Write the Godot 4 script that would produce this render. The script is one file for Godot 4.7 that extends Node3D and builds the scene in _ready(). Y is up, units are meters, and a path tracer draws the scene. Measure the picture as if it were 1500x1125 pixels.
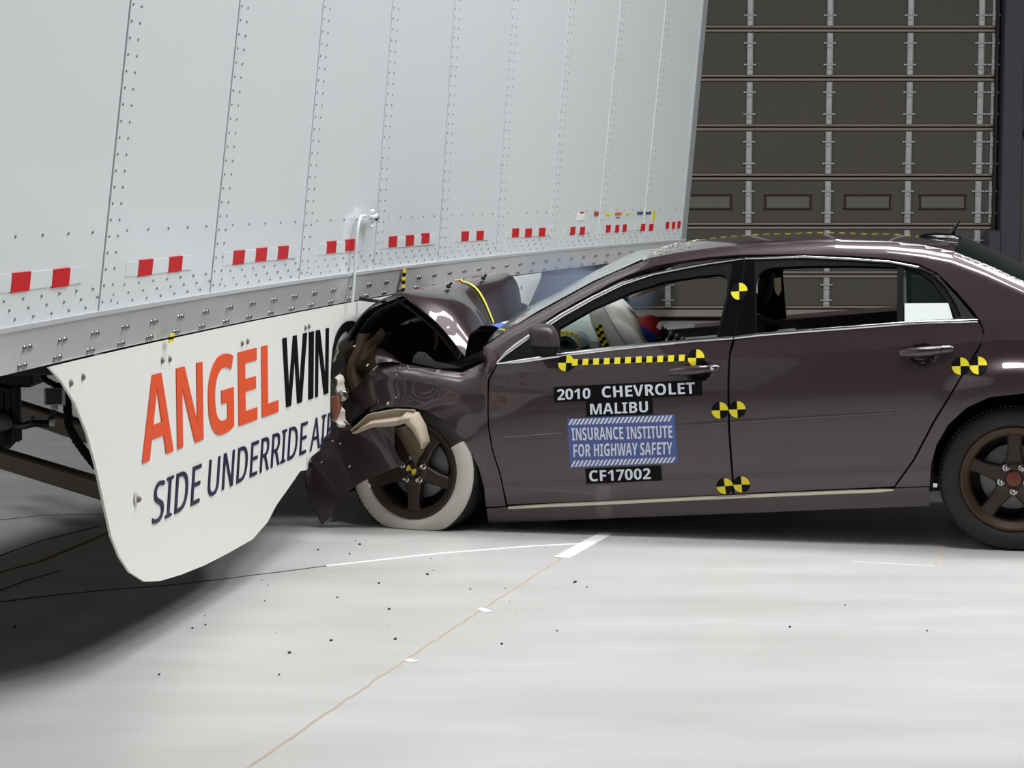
extends Node3D
# A crash hall: a dark saloon has run its nose under the side of a white trailer that carries a side guard.

# ---------------------------------------------------------------- shape tables
# body_table: how far the car's flank stands out (y) at a height above the sill line (x); lean_table: how far the trailer wall leans at a depth
var body_table := [Vector2(0, -0.16), Vector2(0.15, -0.1), Vector2(0.22, -0.055), Vector2(0.3, -0.012), Vector2(0.4, 0.018), Vector2(0.52, 0.034), Vector2(0.66, 0.044), Vector2(0.78, 0.044), Vector2(0.87, 0.034), Vector2(0.95, 0.016), Vector2(1.02, -0.01), Vector2(1.1, -0.045), Vector2(1.22, -0.098), Vector2(1.34, -0.155), Vector2(1.42, -0.2), Vector2(1.5, -0.255), Vector2(1.6, -0.33)]
var lean_table := [Vector2(5, 0.125), Vector2(6.49, 0.123), Vector2(7.7, 0.117), Vector2(8.9, 0.098), Vector2(10.1, 0.078), Vector2(11.3, 0.066), Vector2(12.5, 0.066), Vector2(13.6, 0.084), Vector2(14.8, 0.095), Vector2(16, 0.095), Vector2(17.1, 0.085), Vector2(18.2, 0.08)]
var seam_depth := [6.495, 7.702, 8.903, 10.099, 11.287, 12.467, 13.639, 14.802, 15.955, 17.097, 18.229]
var cubic := [0.000019, 0.011396, -0.017752, -1.689885]
var M := {}
var used := {}
var rng := RandomNumberGenerator.new()
var car: Node3D
var trailer: Node3D
var upper_edge: PackedVector2Array

# ---------------------------------------------------------------- mesh helpers
class MB:
	var v := PackedVector3Array()
	var n := PackedVector3Array()
	var c := PackedColorArray()
	var colour := Color.WHITE
	func tri(a: Vector3, b: Vector3, d: Vector3, na := Vector3.ZERO, nb := Vector3.ZERO, nd := Vector3.ZERO) -> void:
		# a, b, d run counter-clockwise seen from the front
		if na == Vector3.ZERO:
			na = (b - a).cross(d - a).normalized()
			nb = na
			nd = na
		for p in [a, d, b]:
			v.append(p)
			c.append(colour)
		n.append(na)
		n.append(nd)
		n.append(nb)
	func quad(a: Vector3, b: Vector3, d: Vector3, e: Vector3) -> void:
		tri(a, b, d)
		tri(a, d, e)
	func grid(nu: int, nv: int, f: Callable, flip := false) -> void:
		var P := []
		for j in nv + 1:
			var row := PackedVector3Array()
			for i in nu + 1:
				row.append(f.call(float(i) / nu, float(j) / nv))
			P.append(row)
		var wrap_u: bool = P[0][0].distance_to(P[0][nu]) < 1e-5 and P[nv / 2][0].distance_to(P[nv / 2][nu]) < 1e-5 and nu > 2
		var wrap_v: bool = P[0][0].distance_to(P[nv][0]) < 1e-5 and P[0][nu / 2].distance_to(P[nv][nu / 2]) < 1e-5 and nv > 2
		var Nn := []
		for j in nv + 1:
			var row := PackedVector3Array()
			for i in nu + 1:
				var iu := i + 1 if i < nu else (1 if wrap_u else nu)
				var il := i - 1 if i > 0 else (nu - 1 if wrap_u else 0)
				var ju := j + 1 if j < nv else (1 if wrap_v else nv)
				var jl := j - 1 if j > 0 else (nv - 1 if wrap_v else 0)
				var du: Vector3 = P[j][iu] - P[j][il]
				var dv: Vector3 = P[ju][i] - P[jl][i]
				if du.length() < 1e-6:
					var jj := 1 if j == 0 else nv - 1
					du = P[jj][iu] - P[jj][il]
				var m := du.cross(dv).normalized()
				row.append(-m if flip else m)
			Nn.append(row)
		for j in nv:
			for i in nu:
				var a: Vector3 = P[j][i]
				var b: Vector3 = P[j][i + 1]
				var d: Vector3 = P[j + 1][i + 1]
				var e: Vector3 = P[j + 1][i]
				if flip:
					tri(a, d, b, Nn[j][i], Nn[j + 1][i + 1], Nn[j][i + 1])
					tri(a, e, d, Nn[j][i], Nn[j + 1][i], Nn[j + 1][i + 1])
				else:
					tri(a, b, d, Nn[j][i], Nn[j][i + 1], Nn[j + 1][i + 1])
					tri(a, d, e, Nn[j][i], Nn[j + 1][i + 1], Nn[j + 1][i])
	func slab(nu: int, nv: int, f: Callable, thick: float) -> void:
		# a sheet with thickness: front face f, back face set back along the normal
		var e := 0.02
		var back := func(u: float, w: float) -> Vector3:
			var p: Vector3 = f.call(u, w)
			var du: Vector3 = f.call(minf(u + e, 1.0), w) - f.call(maxf(u - e, 0.0), w)
			var dv: Vector3 = f.call(u, minf(w + e, 1.0)) - f.call(u, maxf(w - e, 0.0))
			return p - du.cross(dv).normalized() * thick
		grid(nu, nv, f)
		grid(nu, nv, back, true)
		grid(nu, 1, func(u, w): return back.call(u, 0.0).lerp(f.call(u, 0.0), w))
		grid(nu, 1, func(u, w): return f.call(u, 1.0).lerp(back.call(u, 1.0), w))
		grid(1, nv, func(u, w): return back.call(0.0, w).lerp(f.call(0.0, w), u))
		grid(1, nv, func(u, w): return f.call(1.0, w).lerp(back.call(1.0, w), u))
	func box(centre: Vector3, size: Vector3, bevel := 0.0, turn := Basis()) -> void:
		var h := size / 2.0
		var b := minf(bevel, minf(h.x, minf(h.y, h.z)) * 0.9)
		if b <= 0.0:
			b = 0.0
		var at := func(x: float, y: float, z: float) -> Vector3: return centre + turn * Vector3(x, y, z)
		for s in [-1.0, 1.0]:
			face4(at, Vector3(s * h.x, 0, 0), Vector3(0, h.y - b, 0), Vector3(0, 0, h.z - b), Vector3(s, 0, 0))
			face4(at, Vector3(0, s * h.y, 0), Vector3(h.x - b, 0, 0), Vector3(0, 0, h.z - b), Vector3(0, s, 0))
			face4(at, Vector3(0, 0, s * h.z), Vector3(h.x - b, 0, 0), Vector3(0, h.y - b, 0), Vector3(0, 0, s))
		if b <= 0.0:
			return
		for s in [-1.0, 1.0]:
			for t in [-1.0, 1.0]:
				face4(at, Vector3(s * (h.x - b / 2), t * (h.y - b / 2), 0), Vector3(s * b / 2, -t * b / 2, 0), Vector3(0, 0, h.z - b), Vector3(s, t, 0))
				face4(at, Vector3(s * (h.x - b / 2), 0, t * (h.z - b / 2)), Vector3(s * b / 2, 0, -t * b / 2), Vector3(0, h.y - b, 0), Vector3(s, 0, t))
				face4(at, Vector3(0, s * (h.y - b / 2), t * (h.z - b / 2)), Vector3(0, s * b / 2, -t * b / 2), Vector3(h.x - b, 0, 0), Vector3(0, s, t))
				for w in [-1.0, 1.0]:
					var p: Vector3 = at.call(s * h.x, t * (h.y - b), w * (h.z - b))
					var q: Vector3 = at.call(s * (h.x - b), t * h.y, w * (h.z - b))
					var r: Vector3 = at.call(s * (h.x - b), t * (h.y - b), w * h.z)
					if s * t * w > 0:
						tri(p, q, r)
					else:
						tri(p, r, q)
	func face4(at: Callable, mid: Vector3, a: Vector3, b: Vector3, out: Vector3) -> void:
		var p := [mid - a - b, mid + a - b, mid + a + b, mid - a + b]
		if a.cross(b).dot(out) < 0:
			p.reverse()
		var q := []
		for k in p:
			q.append(at.call(k.x, k.y, k.z))
		quad(q[0], q[1], q[2], q[3])
	func tube(path: Array, radius: Variant, sides := 8, capped := true) -> void:
		var rows := []
		var up := Vector3.UP
		for i in path.size():
			var t: Vector3 = (path[mini(i + 1, path.size() - 1)] - path[maxi(i - 1, 0)]).normalized()
			if i == 0:
				up = Vector3.UP if absf(t.y) < 0.9 else Vector3.RIGHT
			var s := t.cross(up).normalized()
			up = s.cross(t).normalized()
			var r: float = radius[i] if radius is Array else radius
			var row := []
			for k in sides:
				var ang := TAU * k / sides
				row.append([path[i] + (s * cos(ang) + up * sin(ang)) * r, (s * cos(ang) + up * sin(ang))])
			rows.append(row)
		for i in path.size() - 1:
			for k in sides:
				var k2 := (k + 1) % sides
				var a: Array = rows[i][k]
				var b: Array = rows[i][k2]
				var d: Array = rows[i + 1][k2]
				var e: Array = rows[i + 1][k]
				tri(a[0], d[0], b[0], a[1], d[1], b[1])
				tri(a[0], e[0], d[0], a[1], e[1], d[1])
		if capped:
			for k in sides:
				var k2 := (k + 1) % sides
				tri(path[0], rows[0][k][0], rows[0][k2][0])
				tri(path[-1], rows[-1][k2][0], rows[-1][k][0])
	func lathe(profile: Array, segs: int, t: Transform3D, squash: Variant = null) -> void:
		# profile of (radius, along z); revolved about z
		grid(segs, profile.size() - 1, func(u: float, w: float) -> Vector3:
			var q: Vector2 = profile[roundi(w * (profile.size() - 1))]
			var p := Vector3(cos(TAU * u) * q.x, sin(TAU * u) * q.x, q.y)
			if squash != null:
				p = squash.call(p)
			return t * p)
	func prism(poly: PackedVector2Array, z0: float, z1: float, t: Transform3D, bevel := 0.0) -> void:
		var pl := poly.duplicate()
		if Geometry2D.is_polygon_clockwise(pl):
			pl.reverse()
		var top := pl
		if bevel > 0.0:
			var o := Geometry2D.offset_polygon(pl, -bevel, Geometry2D.JOIN_MITER)
			if o.size() > 0 and o[0].size() == pl.size():
				var oo: PackedVector2Array = o[0]
				if Geometry2D.is_polygon_clockwise(oo):
					oo.reverse()
				# line the inset ring up with the outer ring
				var best := 0
				for k in oo.size():
					if oo[k].distance_to(pl[0]) < oo[best].distance_to(pl[0]):
						best = k
				top = PackedVector2Array()
				for k in oo.size():
					top.append(oo[(k + best) % oo.size()])
			else:
				bevel = 0.0
		var at := func(p: Vector2, z: float) -> Vector3: return t * Vector3(p.x, p.y, z)
		var m := pl.size()
		for i in m:
			var j := (i + 1) % m
			quad(at.call(pl[i], z0), at.call(pl[j], z0), at.call(pl[j], z1 - bevel), at.call(pl[i], z1 - bevel))
			if bevel > 0.0:
				quad(at.call(pl[i], z1 - bevel), at.call(pl[j], z1 - bevel), at.call(top[j], z1), at.call(top[i], z1))
		var idx := Geometry2D.triangulate_polygon(top)
		for k in range(0, idx.size(), 3):
			var a := top[idx[k]]
			var b := top[idx[k + 1]]
			var d := top[idx[k + 2]]
			if (b - a).cross(d - a) < 0:
				var s := b
				b = d
				d = s
			tri(at.call(a, z1), at.call(b, z1), at.call(d, z1))
		idx = Geometry2D.triangulate_polygon(pl)
		for k in range(0, idx.size(), 3):
			var a := pl[idx[k]]
			var b := pl[idx[k + 1]]
			var d := pl[idx[k + 2]]
			if (b - a).cross(d - a) > 0:
				var s := b
				b = d
				d = s
			tri(at.call(a, z0), at.call(b, z0), at.call(d, z0))
	func panel(outline: PackedVector2Array, holes: Array, f: Callable, thick: float, cell: float) -> void:
		# a curved sheet cut to an outline: f turns a point of the outline's plane into space
		var lo := outline[0]
		var hi := outline[0]
		for p in outline:
			lo = lo.min(p)
			hi = hi.max(p)
		var nrm := func(p: Vector2) -> Vector3:
			var e := 0.003
			return (f.call(p + Vector2(e, 0)) - f.call(p - Vector2(e, 0))).cross(f.call(p + Vector2(0, e)) - f.call(p - Vector2(0, e))).normalized()
		var nx := ceili((hi.x - lo.x) / cell)
		var ny := ceili((hi.y - lo.y) / cell)
		for i in nx:
			for j in ny:
				var a := lo + Vector2(i, j) * cell
				var sq := PackedVector2Array([a, a + Vector2(cell, 0), a + Vector2(cell, cell), a + Vector2(0, cell)])
				var pieces := Geometry2D.intersect_polygons(sq, outline)
				for h in holes:
					var left := []
					for q in pieces:
						left.append_array(Geometry2D.clip_polygons(q, h))
					pieces.assign(left)
				for q in pieces:
					if q.size() < 3:
						continue
					var P := []
					var Q := []
					for p in q:
						P.append(f.call(p))
						Q.append(nrm.call(p))
					var idx := Geometry2D.triangulate_polygon(q)
					for k in range(0, idx.size(), 3):
						var x: int = idx[k]
						var y: int = idx[k + 1]
						var z: int = idx[k + 2]
						if (q[y] - q[x]).cross(q[z] - q[x]) < 0:
							var s := y
							y = z
							z = s
						tri(P[x], P[y], P[z], Q[x], Q[y], Q[z])
						if thick > 0.0:
							tri(P[x] - Q[x] * thick, P[z] - Q[z] * thick, P[y] - Q[y] * thick, -Q[x], -Q[z], -Q[y])
		if thick <= 0.0:
			return
		var rings := [outline]
		rings.append_array(holes)
		for r in rings.size():
			var ring: PackedVector2Array = rings[r].duplicate()
			if Geometry2D.is_polygon_clockwise(ring) != (r > 0):
				ring.reverse()
			for k in ring.size():
				var a: Vector2 = ring[k]
				var b: Vector2 = ring[(k + 1) % ring.size()]
				var steps := maxi(1, ceili(a.distance_to(b) / (cell * 2.0)))
				for s in steps:
					var p := a.lerp(b, float(s) / steps)
					var q := a.lerp(b, float(s + 1) / steps)
					var fp: Vector3 = f.call(p)
					var fq: Vector3 = f.call(q)
					quad(fp - nrm.call(p) * thick, fq - nrm.call(q) * thick, fq, fp)
	func strip(path: Array, f: Callable, width: Variant, height: float) -> void:
		# a raised moulding that follows a path over the surface f
		var L := []
		var R := []
		for i in path.size():
			var t: Vector2 = (path[mini(i + 1, path.size() - 1)] - path[maxi(i - 1, 0)]).normalized()
			var w: float = (width[i] if width is Array else width) / 2.0
			L.append(path[i] + Vector2(-t.y, t.x) * w)
			R.append(path[i] - Vector2(-t.y, t.x) * w)
		var nv := path.size() - 1
		var on := func(u: float, w: float) -> Vector3:
			var i := mini(int(w * nv), nv - 1)
			var k := w * nv - i
			var a: Vector2 = L[i].lerp(L[i + 1], k)
			var b: Vector2 = R[i].lerp(R[i + 1], k)
			var p := a.lerp(b, clampf(u, 0.0, 1.0))
			var e := 0.004
			var m: Vector3 = (f.call(p + Vector2(e, 0)) - f.call(p - Vector2(e, 0))).cross(f.call(p + Vector2(0, e)) - f.call(p - Vector2(0, e))).normalized()
			var rise := height * sqrt(maxf(0.0, 1.0 - pow(2.0 * u - 1.0, 2.0)))
			return f.call(p) + m * (rise - 0.002)
		grid(6, nv * 2, on)
	func mesh() -> ArrayMesh:
		var arr := []
		arr.resize(Mesh.ARRAY_MAX)
		arr[Mesh.ARRAY_VERTEX] = v
		arr[Mesh.ARRAY_NORMAL] = n
		arr[Mesh.ARRAY_COLOR] = c
		var m := ArrayMesh.new()
		m.add_surface_from_arrays(Mesh.PRIMITIVE_TRIANGLES, arr)
		return m

func V2(a: Array) -> PackedVector2Array:
	return PackedVector2Array(a)

func put(called: String, b: Variant, m: Material, parent: Node = self) -> MeshInstance3D:
	var o := MeshInstance3D.new()
	o.name = numbered(called, parent)
	o.mesh = b.mesh() if b is MB else b
	o.material_override = m
	parent.add_child(o, true)
	return o

func numbered(called: String, parent: Node) -> String:
	var key := str(parent.get_instance_id()) + called
	used[key] = used.get(key, -1) + 1
	return called if used[key] == 0 else "%s_%03d" % [called, used[key]]

func tag(o: Node, label: String, category: String, group := "") -> Node:
	o.set_meta("label", label)
	o.set_meta("category", category)
	if group:
		o.set_meta("group", group)
	return o

func thing(called: String, label: String, category: String, at := Vector3.ZERO, turn := 0.0) -> Node3D:
	var o := Node3D.new()
	o.name = numbered(called, self)
	add_child(o, true)
	o.position = at
	o.rotation.y = turn
	tag(o, label, category)
	return o

func structure(o: Node) -> Node:
	o.set_meta("kind", "structure")
	return o

func stuff(o: Node) -> Node:
	o.set_meta("kind", "stuff")
	return o

func mat(hex: String, rough := 0.6, metal := 0.0) -> StandardMaterial3D:
	var m := StandardMaterial3D.new()
	m.albedo_color = Color(hex)
	m.roughness = rough
	m.metallic = metal
	return m

func noise_tex(freq: float, lo: Color, hi: Color, seed_ := 1, size := 512, type := FastNoiseLite.TYPE_SIMPLEX_SMOOTH) -> NoiseTexture2D:
	var f := FastNoiseLite.new()
	f.seed = seed_
	f.frequency = freq
	f.noise_type = type
	f.fractal_octaves = 4
	var g := Gradient.new()
	g.set_color(0, lo)
	g.set_color(1, hi)
	var t := NoiseTexture2D.new()
	t.width = size
	t.height = size
	t.seamless = true
	t.noise = f
	t.color_ramp = g
	return t

func bump(m: StandardMaterial3D, freq: float, cm: float, scale: float, seed_ := 3) -> StandardMaterial3D:
	m.heightmap_enabled = true
	m.heightmap_scale = cm
	m.heightmap_texture = noise_tex(freq, Color.BLACK, Color.WHITE, seed_)
	m.uv1_triplanar = true
	m.uv1_scale = Vector3.ONE * scale
	return m

func multi(called: String, mesh: Mesh, m: Material, places: Array, parent: Node) -> MultiMeshInstance3D:
	var mm := MultiMesh.new()
	mm.transform_format = MultiMesh.TRANSFORM_3D
	mm.mesh = mesh
	mm.instance_count = places.size()
	for i in places.size():
		mm.set_instance_transform(i, places[i])
	var o := MultiMeshInstance3D.new()
	o.name = numbered(called, parent)
	o.multimesh = mm
	o.material_override = m
	parent.add_child(o, true)
	stuff(o)
	return o

func dome(r: float, h: float) -> MB:
	var b := MB.new()
	var pr := []
	for k in 4:
		var a := PI / 2 * k / 3.0
		pr.append(Vector2(r * cos(a), h * sin(a)))
	b.lathe(pr, 8, Transform3D())
	return b

func table(tab: Array, x: float) -> float:
	x = clampf(x, tab[0].x + 1e-6, tab[-1].x - 1e-6)
	for i in tab.size() - 1:
		if x < tab[i + 1].x:
			var h: float = tab[i + 1].x - tab[i].x
			var t: float = (x - tab[i].x) / h
			var p: Vector2 = tab[mini(i + 1, tab.size() - 1)] - tab[maxi(i - 1, 0)]
			var q: Vector2 = tab[mini(i + 2, tab.size() - 1)] - tab[i]
			return (2 * t * t * t - 3 * t * t + 1) * tab[i].y + (t * t * t - 2 * t * t + t) * h * p.y / p.x + (-2 * t * t * t + 3 * t * t) * tab[i + 1].y + (t * t * t - t * t) * h * q.y / q.x
	return tab[-1].y

func straight(tab: Array, x: float) -> float:
	for i in tab.size() - 1:
		if x < tab[i + 1].x or i == tab.size() - 2:
			return lerpf(tab[i].y, tab[i + 1].y, clampf((x - tab[i].x) / (tab[i + 1].x - tab[i].x), 0.0, 1.0))
	return 0.0

# trailer: plan of its side at depth d, its wall at height h, and the side guard's surface
func plan(d: float) -> float:
	if d < 5.0:
		return plan(5.0) + (d - 5.0) * (plan(5.1) - plan(5.0)) * 10.0
	return ((cubic[0] * d + cubic[1]) * d + cubic[2]) * d + cubic[3]

func wall_at(p: Vector2, out := 0.0) -> Vector3:
	var k := (plan(p.x + 0.1) - plan(p.x - 0.1)) / 0.2
	return Vector3(plan(p.x) + straight(lean_table, p.x) * (p.y - 1.2), p.y, -p.x) + Vector3(1, 0, k).normalized() * out

func dent(p: Vector2) -> float:
	# how far the crash has pushed the guard in
	var q := p.x - (9.40 - 3.2 * maxf(0.0, 0.49 - p.y))
	return 0.38 * smoothstep(0.0, 0.62, q) * (1.0 - smoothstep(1.5, 3.1, q)) * (1.0 - smoothstep(0.60, 1.03, p.y))

func guard_at(p: Vector2, out := 0.0) -> Vector3:
	return Vector3(plan(p.x) - dent(p) - 0.012 + out, p.y, -p.x)

# car: its flank at x rearwards from the front axle and y up; rest_height is the height it has when the nose is not pushed down
func rest_height(p: Vector2) -> float:
	return p.y + 0.0713 * (2.806 - p.x)

func flank(p: Vector2) -> float:
	var w := table(body_table, clampf(rest_height(p), 0.001, 1.599))
	var t := maxf(0.0, -p.x)
	w -= 1.25 * t * t
	t = maxf(0.0, p.x - 3.0)
	w -= 0.14 * t * t
	if p.y > 0.2:
		var r := (p - Vector2(2.806, 0.33)).length() - 0.40
		w += 0.05 * smoothstep(2.42, 2.74, p.x) / (1.0 + exp((r - 0.115) / 0.018))
	w += 0.010 / (1.0 + exp((rest_height(p) - 0.395) / 0.012)) - 0.010
	var crease := lerpf(0.8598, 0.9421, (p.x - 1.648) / 1.003)
	w += 0.004 * exp(-absf(p.y - crease) / 0.022) * clampf((p.x + 0.1) * 3.0, 0.0, 1.0)
	return w

func side(p: Vector2, out := 0.0) -> Vector3:
	return Vector3(p.x, p.y, flank(p) + out)

func far_side(p: Vector2, out := 0.0) -> Vector3:
	return Vector3(p.x, p.y, -1.73 - flank(p) - out)

func rounded(p: Vector2, edge: PackedVector2Array, r: float) -> float:
	# how far the sheet has rolled in at p, r from that edge
	var best := 1e9
	for i in edge.size() - 1:
		best = minf(best, p.distance_to(Geometry2D.get_closest_point_to_segment(p, edge[i], edge[i + 1])))
	if best >= r:
		return 0.0
	var t := 1.0 - best / r
	return 0.6 * r * t * t

func inset(poly: PackedVector2Array, d: float) -> PackedVector2Array:
	var o := Geometry2D.offset_polygon(poly, -d)
	return o[0] if o.size() > 0 else poly

func text_mesh(words: String, bold: bool, map: Callable, depth := 0.004) -> MB:
	# flat lettering laid over a surface: map takes (0..1 across, 0..1 up the capitals, out) to space
	var f := SystemFont.new()
	f.font_names = PackedStringArray(["Droid Sans"])
	f.font_weight = 700 if bold else 400
	var tm := TextMesh.new()
	tm.font = f
	tm.font_size = 64
	tm.pixel_size = 0.01
	tm.depth = 0.0
	tm.curve_step = 1.0
	tm.text = words
	var arr := tm.surface_get_arrays(0)
	var vs: PackedVector3Array = arr[Mesh.ARRAY_VERTEX]
	var ix: PackedInt32Array = arr[Mesh.ARRAY_INDEX]
	var lo := Vector3(1e9, 1e9, 0)
	var hi := -lo
	for p in vs:
		lo = lo.min(p)
		hi = hi.max(p)
	var b := MB.new()
	var at := func(p: Vector3, out: float) -> Vector3: return map.call((p.x - lo.x) / (hi.x - lo.x), (p.y - lo.y) / (hi.y - lo.y), out)
	var edge := {}
	for k in range(0, ix.size(), 3):
		var t := [vs[ix[k]], vs[ix[k + 1]], vs[ix[k + 2]]]
		var area: float = (t[1].x - t[0].x) * (t[2].y - t[0].y) - (t[1].y - t[0].y) * (t[2].x - t[0].x)
		if absf(area) < 1e-9:
			continue
		if area < 0:
			t.reverse()
		split(b, t, at, depth, 0)
		for s in 3:
			var key := "%.4f %.4f %.4f %.4f" % [t[s].x, t[s].y, t[(s + 1) % 3].x, t[(s + 1) % 3].y]
			var other := "%.4f %.4f %.4f %.4f" % [t[(s + 1) % 3].x, t[(s + 1) % 3].y, t[s].x, t[s].y]
			if edge.has(other):
				edge.erase(other)
			else:
				edge[key] = [t[s], t[(s + 1) % 3]]
	for e in edge.values():
		b.quad(at.call(e[0], 0.0), at.call(e[1], 0.0), at.call(e[1], depth), at.call(e[0], depth))
	return b

func split(b: MB, t: Array, at: Callable, depth: float, level: int) -> void:
	if level < 3:
		for s in 3:
			if t[s].distance_to(t[(s + 1) % 3]) > 0.16 and t[s].distance_to(t[(s + 1) % 3]) >= t[(s + 1) % 3].distance_to(t[(s + 2) % 3]) and t[s].distance_to(t[(s + 1) % 3]) >= t[(s + 2) % 3].distance_to(t[s]):
				var m: Vector3 = (t[s] + t[(s + 1) % 3]) / 2.0
				split(b, [t[s], m, t[(s + 2) % 3]], at, depth, level + 1)
				split(b, [m, t[(s + 1) % 3], t[(s + 2) % 3]], at, depth, level + 1)
				return
	b.tri(at.call(t[0], depth), at.call(t[1], depth), at.call(t[2], depth))

func disc_target(called: String, centre: Vector2, r: float, on: Callable, turn: float, parent: Node) -> void:
	# a round marker with two yellow and two black quarters
	var base := MB.new()
	var ring := PackedVector2Array()
	for k in 24:
		ring.append(centre + Vector2.from_angle(TAU * k / 24) * r)
	base.panel(ring, [], func(p): return on.call(p, 0.0045), 0.002, 0.012)
	var o := put(called, base, M.marker_black, parent)
	for q in 2:
		var w := PackedVector2Array([centre])
		for k in 7:
			w.append(centre + Vector2.from_angle(turn + PI * q + PI / 2 * k / 6.0) * r * 0.985)
		var b := MB.new()
		b.panel(w, [], func(p): return on.call(p, 0.0058), 0.001, 0.012)
		put("yellow_quarter", b, M.marker_yellow, o)

# ---------------------------------------------------------------- scene
func _ready() -> void:
	rng.seed = 7
	# camera
	var cam := Camera3D.new()
	cam.name = "camera"
	cam.position = Vector3(0, 1.60, 0)
	cam.rotation_degrees = Vector3(-5.2845, 0, 0)
	cam.fov = 21.239
	cam.near = 0.1
	cam.far = 120.0
	cam.current = true
	add_child(cam, true)
	# air and exposure
	var env := Environment.new()
	env.background_mode = Environment.BG_COLOR
	env.background_color = Color(0.01, 0.01, 0.012)
	env.tonemap_mode = Environment.TONE_MAPPER_LINEAR
	env.tonemap_exposure = 1.0
	env.sdfgi_enabled = true
	env.ssao_enabled = true
	env.ssil_enabled = true
	env.volumetric_fog_enabled = true
	env.volumetric_fog_density = 0.0
	var we := WorldEnvironment.new()
	we.name = "air"
	we.environment = env
	add_child(we, true)
	materials()
	# lamps of the hall: six square banks high over the crash area, two beyond the trailer
	for at in [Vector3(2.0, 10.2, -6.6), Vector3(5.6, 10.2, -6.6), Vector3(9.4, 10.2, -6.6), Vector3(2.0, 10.2, -10.4), Vector3(5.6, 10.2, -10.4), Vector3(9.4, 10.2, -10.4)]:
		ceiling_lamp(at, 2.8, 1.8, LAMP_ENERGY)
	for at in [Vector3(-13.0, 10.2, -7.0), Vector3(-13.0, 10.2, -12.0)]:
		ceiling_lamp(at, 2.4, 1.7, LAMP_ENERGY * 2.6)
	hall()
	overhead_door()
	floor_marks()
	for q in [["floor", "pale grey painted concrete floor with thin joints and specks", "floor"], ["ceiling", "high plain grey ceiling of the crash hall", "ceiling"], ["wall_left", "plain grey hall wall beyond the trailer", "wall"], ["wall_right", "plain grey hall wall on the car's tail side", "wall"], ["wall_front", "plain grey hall wall behind the viewer", "wall"], ["wall_back", "dim hall wall round the big sectional door", "wall"], ["trim_1", "dark bluish steel column beside the sectional door", "column"], ["trim_2", "thin rusty edge strip between door and column", "trim"], ["door_1", "tall dark sectional overhead door with galvanised hinge stiles", "door"]]:
		tag(get_node(q[0]), q[1], q[2])
	build_trailer()
	side_guard()
	action_camera()
	build_car()
	dummy()
	smoke()

const LAMP_ENERGY := 34.0

func materials() -> void:
	M.marker_black = mat("#0b0a0d", 0.5)
	M.marker_black.metallic_specular = 0.25
	M.marker_yellow = mat("#eddc28", 0.5)
	M.white_paint = mat("#e0e4e6", 0.32)
	M.white_paint.clearcoat_enabled = true
	M.white_paint.clearcoat = 0.5
	M.white_paint.clearcoat_roughness = 0.15
	M.guard = mat("#e4e4e0", 0.4)
	M.rail = mat("#d2d3d6", 0.24, 0.28)
	M.rivet = mat("#858586", 0.45, 0.4)
	M.bolt = mat("#8f8d8c", 0.3, 0.9)
	M.red = mat("#c8121c", 0.35)
	M.pale_tape = mat("#dde1e2", 0.35)
	M.dark = mat("#0d0c0c", 0.7)
	M.black_plastic = mat("#161516", 0.45)
	M.under = mat("#2a2725", 0.75)
	M.steel_dark = mat("#7a6d64", 0.6)
	M.galvanised = mat("#c9cbcb", 0.5, 0.3)
	M.paint = mat("#3f3033", 0.34, 0.4)
	M.paint.clearcoat_enabled = true
	M.paint.clearcoat = 1.0
	M.paint.clearcoat_roughness = 0.03
	M.chrome = mat("#d9d8d8", 0.16, 1.0)
	M.gloss_black = mat("#09090c", 0.18)
	M.trim_black = mat("#0c0b0c", 0.5)
	M.trim_black.metallic_specular = 0.3
	M.interior = mat("#2b2522", 0.85)
	M.beige = mat("#b3a590", 0.8)
	M.cream = mat("#d8cfbb", 0.45)
	M.tire = mat("#262322", 0.75)
	M.tire_white = mat("#cfcac2", 0.8)
	M.wheel = mat("#3a302c", 0.4, 0.3)
	M.wheel_brown = mat("#46321f", 0.5, 0.2)
	M.rust_cap = mat("#6e3426", 0.55)
	M.airbag = mat("#dcdcd6", 0.85)
	M.blue_tape = mat("#5a78c8", 0.5)
	M.orange = mat("#e0532a", 0.45)
	M.navy = mat("#1d1a3a", 0.45)
	M.sign_blue = mat("#50619f", 0.5)
	M.white_print = mat("#dfe4ee", 0.5)
	M.amber = mat("#80503a", 0.35)
	M.dusty = mat("#5b4a38", 0.85)
	M.lens = mat("#c9c4ba", 0.35)
	M.glass = mat("#dff0e6", 0.03)
	M.glass.albedo_color.a = 0.12
	M.glass.transparency = BaseMaterial3D.TRANSPARENCY_ALPHA
	M.tinted = mat("#1a2623", 0.03)
	M.tinted.albedo_color.a = 0.38
	M.tinted.transparency = BaseMaterial3D.TRANSPARENCY_ALPHA
	M.floor = mat("#c9c8c5", 0.42)
	M.floor.albedo_texture = noise_tex(0.006, Color("#ebeaea"), Color("#ffffff"), 11, 1024)
	M.floor.uv1_triplanar = true
	M.floor.uv1_world_triplanar = true
	M.floor.uv1_scale = Vector3(0.09, 0.3, 0.35)
	M.floor.roughness_texture = noise_tex(0.02, Color(0.75, 0.75, 0.75), Color.WHITE, 12)
	M.wall = mat("#6b6865", 0.85)
	M.ceiling = mat("#5a5857", 0.9)
	M.door = mat("#5a5550", 0.6)
	M.door_edge = mat("#a0978d", 0.5)
	M.door_dark = mat("#3a302a", 0.8)
	M.column = mat("#4c4b55", 0.6)

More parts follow.
